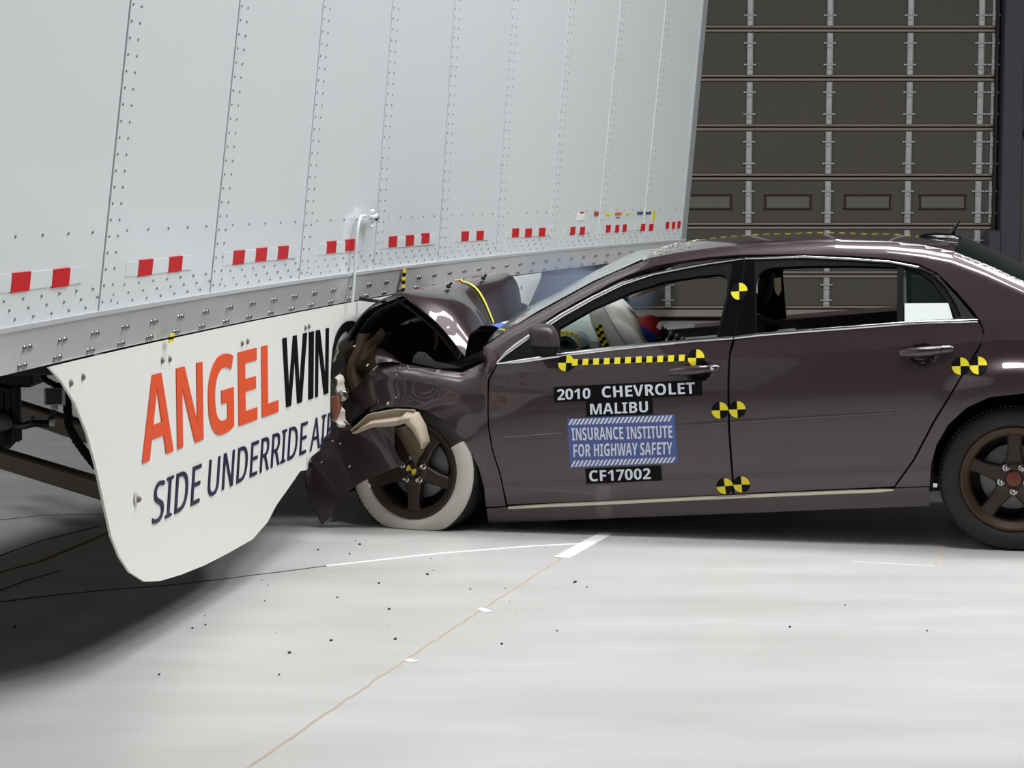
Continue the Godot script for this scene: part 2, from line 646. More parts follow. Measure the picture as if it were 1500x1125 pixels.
func ceiling_lamp(at: Vector3, w: float, d: float, energy: float) -> void:
	var where := ["of the nearer row, beside the trailer", "in the middle of the nearer row", "of the nearer row, by the right wall", "of the farther row, beside the trailer", "in the middle of the farther row", "of the farther row, by the right wall", "beyond the trailer, nearer of the two there", "beyond the trailer, farther of the two there"]
	var k: int = used.get(str(get_instance_id()) + "ceiling_light", -1) + 1
	var t := thing("ceiling_light", "square overhead lamp bank " + where[k], "lamp", at)
	var b := MB.new()
	for s in [-1.0, 1.0]:
		b.box(Vector3(s * (w / 2 + 0.03), 0.0, 0), Vector3(0.06, 0.2, d + 0.12), 0.008)
		b.box(Vector3(0, 0.0, s * (d / 2 + 0.03)), Vector3(w, 0.2, 0.06), 0.008)
	b.box(Vector3(0, 0.09, 0), Vector3(w, 0.02, d))
	put("housing", b, M.trim_black, t)
	var e := StandardMaterial3D.new()
	e.albedo_color = Color(0.9, 0.9, 0.9)
	e.emission_enabled = true
	e.emission = Color(0.985, 0.995, 1.0)
	e.emission_energy_multiplier = 4.0
	var f := MB.new()
	f.box(Vector3(0, 0, 0), Vector3(w, 0.02, d))
	put("diffuser", f, e, t)
	for s in [-1.0, 1.0]:
		for q in [-1.0, 1.0]:
			var r := MB.new()
			r.tube([Vector3(s * w * 0.4, 0.09, q * d * 0.4), Vector3(s * w * 0.4, 12.0 - at.y, q * d * 0.4)], 0.012, 6)
			put("hanger", r, M.galvanised, t)
	var l := AreaLight3D.new()
	l.name = "lamp_glow"
	l.area_size = Vector2(w, d)
	l.light_energy = energy
	l.light_color = Color(0.985, 0.995, 1.0)
	l.shadow_enabled = true
	l.set("area_range", 40.0)
	l.set("area_attenuation", 2.0)
	l.position = Vector3(0, -0.03, 0)
	l.rotation_degrees = Vector3(-90, 0, 0)
	t.add_child(l, true)

func wall_box(called: String, c: Vector3, s: Vector3, m: Material) -> MeshInstance3D:
	var b := MB.new()
	b.box(c, s)
	return structure(put(called, b, m))

const BACK := -26.0

func hall() -> void:
	wall_box("floor", Vector3(-2, -0.1, -11), Vector3(30, 0.2, 34), M.floor)
	wall_box("ceiling", Vector3(-2, 12.1, -11), Vector3(30, 0.2, 34), M.ceiling)
	wall_box("wall_left", Vector3(-17.1, 6.0, -11), Vector3(0.2, 12, 34), M.wall)
	wall_box("wall_right", Vector3(13.1, 6.0, -11), Vector3(0.2, 12, 34), M.wall)
	wall_box("wall_front", Vector3(-2, 6.0, 6.1), Vector3(30, 12, 0.2), M.wall)
	# wall round the door opening
	var edge: Vector2 = Vector2(6.0683, 2.3285)
	var b := MB.new()
	b.box(Vector3((edge.x + 13.0) / 2, 6.0, BACK - 0.2), Vector3(13.0 - edge.x, 12, 0.3))
	b.box(Vector3((-17.0 + edge.x - 7.2) / 2, 6.0, BACK - 0.2), Vector3(edge.x - 7.2 + 17.0, 12, 0.3))
	b.box(Vector3(edge.x - 3.6, 9.1, BACK - 0.2), Vector3(7.2, 5.8, 0.3))
	structure(put("wall_back", b, M.wall))
	# column beside the door: a steel channel
	var cl: Vector2 = Vector2(6.1199, 2.3285)
	var cr: Vector2 = Vector2(6.3781, 2.3285)
	var c := MB.new()
	var mid := (cl.x + cr.x) / 2
	c.box(Vector3(mid, 4.5, BACK + 0.12), Vector3(cr.x - cl.x, 9.0, 0.3), 0.015)
	c.box(Vector3(cr.x + 0.02, 4.5, BACK + 0.02), Vector3(0.04, 9.0, 0.1))
	var col := structure(put("trim_1", c, M.column))
	var q: Vector2 = Vector2(6.0446, 1.0231)
	var foot := MB.new()
	foot.box(Vector3(q.x, q.y / 2 + 0.08, BACK + 0.2), Vector3(0.17, q.y + 0.1, 0.22), 0.02)
	put("track_guard", foot, M.column, col)
	var tr := MB.new()
	tr.box(Vector3(edge.x + 0.005, 4.5, BACK + 0.06), Vector3(0.03, 9.0, 0.1))
	structure(put("trim_2", tr, M.door_dark))
	var k: Vector2 = Vector2(6.4288, 2.3713)
	var sw := MB.new()
	sw.box(Vector3(k.x, k.y, BACK + 0.0), Vector3(0.07, 0.1, 0.1), 0.01)
	tag(put("switch_box", sw, M.trim_black), "small black switch box on the wall right of the door column", "switch")

func overhead_door() -> void:
	var root := Node3D.new()
	root.name = "door_1"
	add_child(root, true)
	root.position = Vector3(0, 0, BACK)
	structure(root)
	var right: Vector2 = Vector2(6.0868, 1.471)
	var lines := [Vector2(4.2738, 4.281), Vector2(4.2832, 3.6643), Vector2(4.2926, 3.0533), Vector2(4.3021, 2.4353), Vector2(4.3116, 1.8147), Vector2(4.3211, 1.1955), Vector2(4.3305, 0.5823)]
	var stiles := [Vector2(1.9771, 1.471), Vector2(2.9873, 1.471), Vector2(3.9888, 1.471), Vector2(4.999, 1.471), Vector2(5.8882, 1.471), Vector2(6.0523, 1.471)]
	var left: float = right.x - 7.1
	var hs := [6.2]
	for p in lines:
		hs.append(p.y)
	hs.append(0.14)
	hs[0] = hs[1] + (hs[1] - hs[2])
	var xs := []
	for p in stiles:
		xs.append(p.x)
	var pitch: float = xs[1] - xs[0]
	for k in 3:
		xs.push_front(xs[0] - pitch)
	var back := MB.new()
	back.box(Vector3((left + right.x) / 2, 3.1, -0.1), Vector3(7.1, 6.2, 0.06))
	put("backing", back, M.door_dark, root)
	var shelf := MB.new()
	shelf.box(Vector3((left + right.x) / 2, 0.10, 0.02), Vector3(7.1, 0.09, 0.06), 0.01)
	put("bottom_bar", shelf, M.door_edge, root)
	var stile := MB.new()
	var sh: float = hs[2] - hs[3]
	stile.box(Vector3(0, 0, 0.0), Vector3(0.075, sh * 0.86, 0.02), 0.006)
	stile.box(Vector3(-0.032, 0, 0.014), Vector3(0.012, sh * 0.86, 0.02), 0.004)
	stile.box(Vector3(0.032, 0, 0.014), Vector3(0.012, sh * 0.86, 0.02), 0.004)
	var sm := stile.mesh()
	var hinge := MB.new()
	hinge.box(Vector3(0, 0, 0.0), Vector3(0.05, 0.12, 0.016), 0.004)
	hinge.tube([Vector3(-0.05, 0, 0.012), Vector3(0.05, 0, 0.012)], 0.012, 6)
	for s in [-1.0, 1.0]:
		hinge.box(Vector3(s * 0.062, 0, -0.005), Vector3(0.03, 0.022, 0.012), 0.003)
		hinge.tube([Vector3(0, s * 0.045, 0.0), Vector3(0, s * 0.045, 0.016)], 0.012, 6)
	var hm := hinge.mesh()
	for r in hs.size() - 1:
		var top: float = hs[r]
		var low: float = hs[r + 1]
		var b := MB.new()
		var rows := [[low + 0.05, top - 0.035, 0.0]]
		b.box(Vector3((left + right.x) / 2, (rows[0][0] + rows[0][1]) / 2, -0.03), Vector3(7.1, rows[0][1] - rows[0][0], 0.05), 0.01)
		var sec := put("door_section", b, M.door, root)
		var e := MB.new()
		e.box(Vector3((left + right.x) / 2, top - 0.016, -0.012), Vector3(7.1, 0.036, 0.06), 0.012)
		e.box(Vector3((left + right.x) / 2, low + 0.034, -0.02), Vector3(7.1, 0.03, 0.05), 0.01)
		put("joint_strip", e, M.door_edge, sec)
		for x in xs:
			var o := put("stile", sm, M.galvanised, sec)
			o.position = Vector3(x, (top + low) / 2, 0.008)
			o.scale = Vector3(1.0 if x < xs[-1] - 0.01 else 0.75, (top - low) / sh, 1.0)
			for s in [-1.0, 1.0]:
				var hg := put("hinge", hm, M.galvanised, sec)
				hg.position = Vector3(x, (top + low) / 2 + s * (top - low) * 0.22, 0.024)
		if r == 5:
			for i in xs.size() - 2:
				var c: float = (xs[i] + xs[i + 1]) / 2
				var w: float = pitch * 0.56
				var h := 0.17
				var fr := MB.new()
				for s in [-1.0, 1.0]:
					fr.box(Vector3(c, (top + low) / 2 + s * h / 2, 0.0), Vector3(w + 0.05, 0.025, 0.025), 0.005)
					fr.box(Vector3(c + s * w / 2, (top + low) / 2, 0.0), Vector3(0.025, h, 0.025), 0.005)
				put("window_frame", fr, M.door_dark, sec)
				var pn := MB.new()
				pn.box(Vector3(c, (top + low) / 2, -0.003), Vector3(w, h, 0.012))
				put("pane", pn, mat("#74706b", 0.5), sec)

func ribbon(path: Array, width: float, lift: float) -> MB:
	var b := MB.new()
	for i in path.size() - 1:
		var t: Vector3 = (path[i + 1] - path[i]).normalized()
		var s := Vector3(-t.z, 0, t.x) * width / 2
		var up := Vector3(0, lift, 0)
		b.quad(path[i] + s + up, path[i + 1] + s + up, path[i + 1] - s + up, path[i] - s + up)
		b.quad(path[i] - s + up, path[i + 1] - s + up, path[i + 1] - s, path[i] - s)
		b.quad(path[i + 1] + s + up, path[i] + s + up, path[i] + s, path[i + 1] + s)
	return b

func rough_path(path: Array, step: float, wander: float) -> Array:
	var out := []
	for i in path.size() - 1:
		var n := maxi(1, int(path[i].distance_to(path[i + 1]) / step))
		for k in n:
			out.append(path[i].lerp(path[i + 1], float(k) / n) + Vector3(rng.randf_range(-wander, wander), 0, rng.randf_range(-wander, wander)))
	out.append(path[-1])
	return out

func floor_marks() -> void:
	var fl := get_node("floor")
	var brown := mat("#b3a596", 0.9)
	var black := mat("#3a3733", 0.9)
	var white := mat("#f2f1ee", 0.6)
	put("joint", ribbon(rough_path([Vector3(0.2171, 0, -8.9347), Vector3(-0.1313, 0, -7.7622), Vector3(-0.3555, 0, -6.9922), Vector3(-0.5392, 0, -6.3501), Vector3(-0.7562, 0, -5.5474)], 0.06, 0.004), 0.011, 0.0015), brown, fl)
	put("joint_filler", ribbon([Vector3(-0.8034, 0, -8.751), Vector3(-0.336, 0, -9.0556), Vector3(0.0936, 0, -9.2521), Vector3(0.3522, 0, -9.3257)], 0.022, 0.0016), white, fl)
	put("joint", ribbon(rough_path([Vector3(-2.1513, 0, -7.8538), Vector3(-1.8824, 0, -8.0711), Vector3(-1.6374, 0, -8.2131), Vector3(-1.4161, 0, -8.3006), Vector3(-1.1987, 0, -8.4507), Vector3(-0.8034, 0, -8.751)], 0.1, 0.003), 0.010, 0.0015), black, fl)
	put("joint_filler", ribbon([Vector3(0.2175, 0, -8.9518), Vector3(0.4471, 0, -9.6122)], 0.07, 0.0017), white, fl)
	put("joint", ribbon([Vector3(1.8313, 0, -8.751), Vector3(1.9688, 0, -9.2521)], 0.012, 0.0015), brown, fl)
	put("joint", ribbon([Vector3(1.4933, 0, -8.8503), Vector3(1.6633, 0, -8.8004), Vector3(1.8313, 0, -8.751)], 0.008, 0.0015), white, fl)
	put("chipped_patch", ribbon([Vector3(-0.1246, 0, -7.8406), Vector3(-0.0893, 0, -7.7622)], 0.03, 0.0018), white, fl)
	put("chipped_patch", ribbon([Vector3(-0.3634, 0, -6.9608), Vector3(-0.3331, 0, -6.9193)], 0.03, 0.0018), white, fl)
	# marks under the trailer
	put("scuff", ribbon(rough_path([Vector3(-2.2912, 0, -8.9347), Vector3(-2.1868, 0, -9.4005), Vector3(-2.0775, 0, -9.6319), Vector3(-2.0003, 0, -9.813)], 0.1, 0.006), 0.010, 0.0014), black, fl)
	put("scuff", ribbon(rough_path([Vector3(-2.0947, 0, -8.1557), Vector3(-2.0192, 0, -8.4203), Vector3(-1.9247, 0, -8.638)], 0.1, 0.006), 0.008, 0.0014), black, fl)
	put("yellow_tape_line", ribbon([Vector3(-2.1964, 0, -8.559), Vector3(-2.0646, 0, -8.867), Vector3(-1.8981, 0, -9.7116)], 0.02, 0.0014), mat("#8a7a3a", 0.8), fl)
	put("scuff", ribbon(rough_path([Vector3(-2.5548, 0, -9.9798), Vector3(-2.359, 0, -10.1521), Vector3(-2.06, 0, -10.1962)], 0.1, 0.006), 0.008, 0.0014), black, fl)
	# crumbs thrown about by the crash
	var crumb := MB.new()
	crumb.box(Vector3.ZERO, Vector3(0.012, 0.008, 0.010), 0.002)
	var places := []
	for p in [Vector3(-0.7243, 0, -9.3817), Vector3(-0.6985, 0, -9.2888), Vector3(-0.8759, 0, -9.1439), Vector3(-0.7257, 0, -9.0381), Vector3(-0.3581, 0, -8.9177), Vector3(-0.0278, 0, -8.2276), Vector3(-0.3577, 0, -8.5433), Vector3(-0.5497, 0, -8.3451), Vector3(-0.696, 0, -8.0433), Vector3(-0.4757, 0, -7.8143), Vector3(-0.1693, 0, -8.2131), Vector3(-0.0366, 0, -7.1981), Vector3(0.257, 0, -8.36), Vector3(0.3069, 0, -8.2566), Vector3(0.2631, 0, -8.375), Vector3(0.1657, 0, -7.4162), Vector3(-0.4214, 0, -7.277), Vector3(-0.6511, 0, -7.2542), Vector3(1.3025, 0, -7.8936), Vector3(1.5265, 0, -7.4162), Vector3(1.0315, 0, -7.4878), Vector3(-0.976, 0, -7.9746), Vector3(-1.17, 0, -7.6854), Vector3(-0.7783, 0, -6.7285), Vector3(-1.18, 0, -6.7285), Vector3(-1.1824, 0, -7.4637), Vector3(-1.1434, 0, -7.5241), Vector3(-1.8451, 0, -7.4878), Vector3(-0.7795, 0, -7.056)]:
		places.append(Transform3D(Basis(Vector3.UP, rng.randf() * TAU).scaled(Vector3.ONE * rng.randf_range(0.4, 1.0)), p + Vector3(0, 0.003, 0)))
	for k in 70:
		var q := Vector3(rng.randf_range(-2.6, 0.2), 0.002, rng.randf_range(-12.5, -7.2))
		places.append(Transform3D(Basis(Vector3.UP, rng.randf() * TAU).scaled(Vector3.ONE * rng.randf_range(0.15, 0.45)), q))
	var o := multi("debris_crumbs", crumb.mesh(), M.under, places, self)
	tag(o, "scattered dark crumbs of crash debris on the pale floor", "debris")

# ---------------------------------------------------------------- trailer
func build_trailer() -> void:
	trailer = thing("semi_trailer", "long white box trailer with riveted side panels and red reflector squares", "trailer")
	var zs := [0.39, 1.61, 2.83, 4.05, 5.28]
	for k in 10:
		zs.append(seam_depth[k])
	var z_end: float = zs[-1]
	# box behind the panels
	var b := MB.new()
	var span := func(u: float) -> float: return lerpf(0.39, z_end, u)
	b.grid(24, 4, func(u, w): return wall_at(Vector2(span.call(u), lerpf(1.1, 4.05, w)), -0.02))
	b.grid(24, 1, func(u, w): return Vector3(plan(span.call(u)) - 0.02 - 2.5 * (1.0 - w), 1.12, -span.call(u)), true)
	b.grid(24, 1, func(u, w): return Vector3(plan(span.call(u)) - 2.55, lerpf(1.0, 4.05, w), -span.call(u)), true)
	b.grid(24, 1, func(u, w): return wall_at(Vector2(span.call(u), 4.05)) + Vector3(-2.6 * w, 0, 0))
	put("trailer_body", b, M.under, trailer)
	for z in [0.39, z_end]:
		b = MB.new()
		b.quad(Vector3(plan(z) - 0.02, 1.1, -z), wall_at(Vector2(z, 4.05), -0.02), Vector3(plan(z) - 2.55, 4.05, -z), Vector3(plan(z) - 2.55, 1.0, -z))
		put("end_wall", b, M.white_paint, trailer)
	for k in zs.size() - 1:
		var p := MB.new()
		p.slab(4, 4, func(u, w): return wall_at(Vector2(lerpf(zs[k] + 0.003, zs[k + 1] - 0.003, u), lerpf(1.224, 4.0, w)), 0.004 * (1.0 - u)), 0.012)
		put("side_panel", p, M.white_paint, trailer)
	var cap := MB.new()
	cap.slab(1, 4, func(u, w): return wall_at(Vector2(lerpf(z_end - 0.10, z_end + 0.02, u), lerpf(1.09, 4.05, w)), 0.010), 0.03)
	put("corner_post", cap, mat("#8f9294", 0.45), trailer)
	var r := MB.new()
	r.slab(40, 1, func(u, w): return wall_at(Vector2(span.call(u), lerpf(1.092, 1.228, w)), -0.010 + 0.024 * w), 0.02)
	r.slab(40, 1, func(u, w): return wall_at(Vector2(span.call(u), lerpf(1.218, 1.232, w)), 0.019), 0.012)
	var rail := put("bottom_rail", r, M.rail, trailer)
	# fasteners
	var frame_at := func(p: Vector2, out: float) -> Transform3D:
		var o := wall_at(p, out)
		var right := (wall_at(p + Vector2(0.01, 0)) - wall_at(p - Vector2(0.01, 0))).normalized()
		var up := (wall_at(p + Vector2(0, 0.01)) - wall_at(p - Vector2(0, 0.01))).normalized()
		return Transform3D(Basis(right, up, right.cross(up)), o)
	var rivets := []
	for k in range(1, zs.size() - 1):
		for i in 54:
			for s in 2:
				rivets.append(frame_at.call(Vector2(zs[k] + 0.022 + 0.085 * s, 1.26 + 0.052 * i), 0.004))
	for k in range(0, zs.size() - 1):
		for i in 8:
			for row in 3:
				var u := (i + 0.5 + 0.33 * row) / 8.0
				if u > 0.1 and u < 0.98:
					rivets.append(frame_at.call(Vector2(lerpf(zs[k], zs[k + 1], u), [1.306, 1.278, 1.25][row]), 0.003))
		for i in 5:
			rivets.append(frame_at.call(Vector2(lerpf(zs[k], zs[k + 1], (i + 0.9) / 5.5), 1.484), 0.003))
	multi("rivet", dome(0.0058, 0.004).mesh(), M.rivet, rivets, trailer)
	var bolts := []
	var d := 0.54
	while d < z_end - 0.1:
		for row in [1.160, 1.106]:
			for s in [-1.0, 1.0]:
				bolts.append(frame_at.call(Vector2(d + s * 0.022, row), -0.010 + 0.024 * (row - 1.092) / 0.136))
		d += 0.297
	multi("bolt", dome(0.0125, 0.009).mesh(), M.bolt, bolts, rail)
	# red squares of the reflective tape
	var spots := [Vector2(5.7753, 1.3547), Vector2(6.1103, 1.3527), Vector2(6.9198, 1.3545), Vector2(7.2467, 1.3549), Vector2(8.0163, 1.3556), Vector2(8.317, 1.3575), Vector2(8.6238, 1.3571), Vector2(9.3568, 1.3613), Vector2(9.6557, 1.3633), Vector2(10.3981, 1.3624), Vector2(10.7095, 1.3624), Vector2(11.0039, 1.3668), Vector2(11.7854, 1.362), Vector2(12.0955, 1.3597), Vector2(12.8545, 1.3617), Vector2(13.1427, 1.3563), Vector2(13.4511, 1.3551), Vector2(14.1701, 1.3514), Vector2(14.4011, 1.3473), Vector2(15.0393, 1.3511), Vector2(15.2647, 1.3474), Vector2(15.4556, 1.3493), Vector2(15.9337, 1.3469), Vector2(16.1508, 1.3434), Vector2(16.5859, 1.353), Vector2(16.753, 1.3505), Vector2(16.9006, 1.3539)]
	for k in spots.size():
		var p: Vector2 = spots[k]
		var near_gap: float = minf(p.x - spots[maxi(k - 1, 0)].x if k > 0 else 1.0, spots[k + 1].x - p.x if k < spots.size() - 1 else 1.0)
		var wide := minf(0.148, near_gap * 0.52)
		var t := MB.new()
		t.slab(2, 1, func(u, w): return wall_at(p + Vector2((u - 0.5) * wide, (w - 0.5) * 0.055), 0.0065), 0.005)
		put("red_reflector", t, M.red, trailer)
	for g in [[0, 1], [2, 3], [4, 6], [7, 8], [9, 11], [12, 13], [14, 16], [17, 18], [19, 21], [22, 23]]:
		var t := MB.new()
		var z0: float = spots[g[0]].x - 0.2
		var z1: float = spots[g[1]].x + 0.2
		t.slab(4, 1, func(u, w): return wall_at(Vector2(lerpf(z0, z1, u), 1.355 + (w - 0.5) * 0.050), 0.0048), 0.003)
		put("pale_reflector", t, M.white_paint, trailer)
	# small placards
	var marks := [Vector2(14.2614, 1.449), Vector2(14.424, 1.4545), Vector2(14.6625, 1.4618), Vector2(14.7626, 1.4633), Vector2(14.9253, 1.4593), Vector2(15.062, 1.4605), Vector2(15.1754, 1.4569), Vector2(15.34, 1.4579), Vector2(15.4539, 1.4569), Vector2(15.5411, 1.4586), Vector2(15.7538, 1.4567), Vector2(15.8958, 1.458), Vector2(15.9685, 1.4547), Vector2(16.1127, 1.4561), Vector2(16.1564, 1.4343), Vector2(16.2194, 1.4363)]
	var cols := ["#e8e8e6", "#b0392e", "#d9d84a", "#d86a3c", "#cfcf62", "#3a3f66", "#3a3f66", "#d8c820"]
	for k in cols.size():
		var p: Vector2 = (marks[2 * k] + marks[2 * k + 1]) / 2.0
		var t := MB.new()
		var w_: float = marks[2 * k + 1].x - marks[2 * k].x
		var h_: float = [0.06, 0.028, 0.022, 0.02, 0.016, 0.02, 0.02, 0.085][k]
		t.slab(1, 1, func(u, w): return wall_at(p + Vector2((u - 0.5) * w_, (w - 0.5) * h_), 0.006), 0.004)
		var o := put("placard", t, mat(cols[k], 0.5), trailer)
		if k in [0, 3]:
			var s := MB.new()
			s.slab(1, 1, func(u, w): return wall_at(p + Vector2((u - 0.5) * w_ * 0.6, h_ * (0.3 + 0.2 * w) - (0.035 if k == 3 else 0.0)), 0.0075), 0.002)
			put("placard_print", s, M.red if k == 0 else M.marker_black, o)
	# striped measuring tapes on the rail
	for q in [[Vector2(10.5813, 1.2175), Vector2(10.6093, 1.0999)], [Vector2(7.2281, 1.1096), Vector2(7.2544, 1.0519)], [Vector2(12.6932, 1.1074), Vector2(12.7036, 1.0647)]]:
		var t := Node3D.new()
		t.name = numbered("striped_tape", trailer)
		trailer.add_child(t, true)
		var top: Vector2 = q[0]
		var h0: float = 1.08 if q[1].y > 1.0 else q[1].y
		var n := 7 if top.y > 1.18 else 3
		for k in n:
			var s := MB.new()
			s.slab(1, 1, func(u, w): return wall_at(Vector2(top.x + (u - 0.5) * 0.05, lerpf(h0, top.y, (k + w) / n)), 0.026), 0.004)
			put("stripe", s, M.marker_yellow if k % 2 == 0 else M.marker_black, t)
	# cord tied to an eyelet on the wall
	var cord := thing("white_cord", "white knotted cord hanging from an eyelet on the trailer wall", "cord")
	var on := func(a: Array, out: float) -> Array:
		var L := []
		for p in a:
			L.append(wall_at(p, out))
		return L
	var c := MB.new()
	c.tube(on.call([Vector2(10.004, 1.4908), Vector2(9.9091, 1.4918), Vector2(9.8135, 1.4994), Vector2(9.7215, 1.4971), Vector2(9.6932, 1.4749), Vector2(9.6809, 1.4366), Vector2(9.6722, 1.3854), Vector2(9.6785, 1.321), Vector2(9.6848, 1.2564), Vector2(9.6867, 1.166), Vector2(9.6851, 1.0886)], 0.03), 0.0075, 8)
	put("rope", c, M.white_paint, cord)
	var kn := MB.new()
	kn.tube(on.call([Vector2(9.8768, 1.5249), Vector2(9.8938, 1.5051), Vector2(9.8738, 1.4922), Vector2(9.9144, 1.4721), Vector2(9.8752, 1.4431)], 0.04), 0.009, 8)
	kn.tube(on.call([Vector2(9.931, 1.4982), Vector2(9.8629, 1.4891), Vector2(9.7911, 1.4963)], 0.045), 0.012, 8)
	put("knot", kn, M.white_paint, cord)
	var ey: Vector2 = Vector2(10.0279, 1.4905)
	var eb := dome(0.022, 0.03)
	var eo := put("eyelet", eb, mat("#3a2540", 0.5), cord)
	eo.transform = frame_at.call(ey, 0.004)
	# landing leg and cross braces beneath, at the left
	var leg := MB.new()
	leg.box(Vector3(-1.8694, 0.847, -7.4), Vector3(0.11, 0.34, 0.11), 0.02)
	leg.tube([Vector3(-1.8132, 0.9254, -7.36), Vector3(-1.8186, 0.7965, -7.36)], 0.018, 10)
	leg.tube([Vector3(-1.8623, 0.9162, -7.3), Vector3(-1.7844, 0.9014, -7.3)], 0.016, 8)
	leg.box(Vector3(-1.8269, 0.9714, -7.4), Vector3(0.22, 0.12, 0.2), 0.01)
	leg.box(Vector3(-1.8861, 0.7672, -7.4), Vector3(0.2, 0.09, 0.12), 0.03)
	leg.box(Vector3(-1.7878, 0.8521, -7.35), Vector3(0.03, 0.28, 0.04), 0.006)
	put("landing_leg", leg, M.black_plastic, trailer)
	var tank := MB.new()
	tank.tube([Vector3(-1.9637, 0.7861, -7.32), Vector3(-1.8361, 0.7861, -7.32), Vector3(-1.8065, 0.7886, -7.32), Vector3(-1.7967, 0.791, -7.32)], [0.034, 0.034, 0.028, 0.012], 16)
	put("air_tank", tank, mat("#6a6866", 0.4), trailer)
	for k in 18:
		var z := 1.2 + k * 0.9
		var x := MB.new()
		x.box(Vector3(plan(z) - 1.27, 1.07, -z), Vector3(2.44, 0.10, 0.05), 0.004)
		put("crossmember", x, M.under, trailer)

func letter(ch: String, bold: bool, z0: float, z1: float, base: float, cap: float, shear: float, m: Material, parent: Node) -> void:
	put("letter", text_mesh(ch, bold, func(u, w, out): return guard_at(Vector2(lerpf(z0, z1, u) + shear * w, base + cap * w), 0.001 + out), 0.003), m, parent)

func side_guard() -> void:
	var t := thing("underride_guard", "large white side guard panel with orange and black lettering under the trailer", "guard")
	var outline: Array = [Vector2(6.1, 1.086), Vector2(6.0953, 1.0864), Vector2(6.1991, 1.036), Vector2(6.3168, 0.9572), Vector2(6.418, 0.8561), Vector2(6.4953, 0.7417), Vector2(6.5669, 0.6097), Vector2(6.6338, 0.4867), Vector2(6.7113, 0.405), Vector2(6.8121, 0.3335), Vector2(6.9667, 0.2714), Vector2(7.1361, 0.2416), Vector2(7.3672, 0.2203), Vector2(7.651, 0.2037), Vector2(7.9508, 0.1979), Vector2(8.2669, 0.1986), Vector2(8.4755, 0.2354), Vector2(8.6029, 0.288), Vector2(8.8026, 0.3413), Vector2(8.9561, 0.3862), Vector2(10.6, 0.24), Vector2(11.2, 0.25), Vector2(12, 0.26), Vector2(12.8, 0.36), Vector2(13.05, 0.55), Vector2(13.1051, 0.816), Vector2(13.3051, 0.9152), Vector2(13.5386, 1.0566), Vector2(13.54, 1.086)]
	var b := MB.new()
	b.panel(V2(outline), [], func(p): return guard_at(p), 0.008, 0.06)
	var sheet := put("guard_panel", b, M.guard, t)
	# lettering
	var ang := [Vector2(6.9519, 0.6884), Vector2(7.2955, 0.6853), Vector2(7.3421, 0.6844), Vector2(7.6474, 0.68), Vector2(7.7141, 0.6824), Vector2(8.0325, 0.6798), Vector2(8.0948, 0.6808), Vector2(8.3411, 0.6782), Vector2(8.4066, 0.6794), Vector2(8.6364, 0.6805)]
	var words := "ANGEL"
	for k in 5:
		letter(words[k], true, ang[2 * k].x, ang[2 * k + 1].x, 0.684 if k != 2 else 0.676, 0.293 if k != 2 else 0.309, 0.0, M.orange, sheet)
	var win := [Vector2(8.6855, 0.687), Vector2(9.0478, 0.6794), Vector2(9.0789, 0.6823), Vector2(9.1519, 0.6811), Vector2(9.1834, 0.681), Vector2(9.3859, 0.6766)]
	for k in 3:
		letter("WlN"[k], true, win[2 * k].x, win[2 * k + 1].x, 0.690, 0.30, 0.02, M.navy if k < 0 else M.marker_black, sheet)
	letter("G", true, win[5].x + 0.09, win[5].x + 0.48, 0.69, 0.31, 0.02, M.marker_black, sheet)
	letter("TM", false, win[5].x + 0.58, win[5].x + 0.68, 0.97, 0.03, 0.0, M.marker_black, sheet)
	var low := [Vector2(7.0493, 0.4506), Vector2(7.587, 0.4378), Vector2(7.6863, 0.4331), Vector2(9.0297, 0.4343), Vector2(9.092, 0.4355)]
	var spread := [["SIDE", low[0].x, low[1].x], ["UNDERRIDE", low[2].x, low[3].x], ["AIRBAG", low[4].x, low[4].x + (low[3].x - low[2].x) * 0.62]]
	for s in spread:
		var bs: float = low[0].y + 0.004
		put("lettering", text_mesh(s[0], false, func(u, w, out): return guard_at(Vector2(lerpf(s[1], s[2], u) + 0.035 * w, bs + 0.142 * w), 0.001 + out), 0.003), M.navy, sheet)
	# fixings
	var bolts := []
	for p in [Vector2(6.2774, 1.0225), Vector2(6.3899, 1.0315), Vector2(7.1896, 1.0183), Vector2(7.273, 1.0164), Vector2(8.1529, 1.0086), Vector2(8.2253, 1.0117), Vector2(9.048, 1.0134), Vector2(9.0997, 1.0161), Vector2(12.9679, 1.0147), Vector2(13.0743, 1.0099)]:
		bolts.append(p)
	for p in bolts:
		var o := put("bolt_head", dome(0.012, 0.010), M.steel_dark, t)
		o.position = guard_at(p)
		o.rotation.y = PI / 2
	var w: Vector2 = Vector2(6.8884, 0.5706)
	var ws := put("washer", dome(0.028, 0.006), M.galvanised, t)
	ws.position = guard_at(w)
	ws.rotation.y = PI / 2
	var wb := put("bolt_head", dome(0.013, 0.016), M.steel_dark, t)
	wb.position = guard_at(w, 0.004)
	wb.rotation.y = PI / 2
	# square tube braces running up behind the panel to the far side of the trailer
	for q in [[Vector3(-2.6038, 0.6813, -9.6), Vector3(-1.5306, 0.624, -8)], [Vector3(-2.3384, 0.545, -8.6), Vector3(-1.4509, 0.4571, -7.7)]]:
		var br := MB.new()
		var a: Vector3 = q[0]
		var c: Vector3 = q[1]
		a = c + (a - c) * 1.6
		var ax := (c - a).normalized()
		var up := ax.cross(Vector3(0, 0, 1)).normalized()
		br.box((a + c) / 2, Vector3(a.distance_to(c), 0.075, 0.075), 0.008, Basis(ax, -up if up.y < 0 else up, ax.cross(-up if up.y < 0 else up)))
		put("brace", br, M.steel_dark, t)

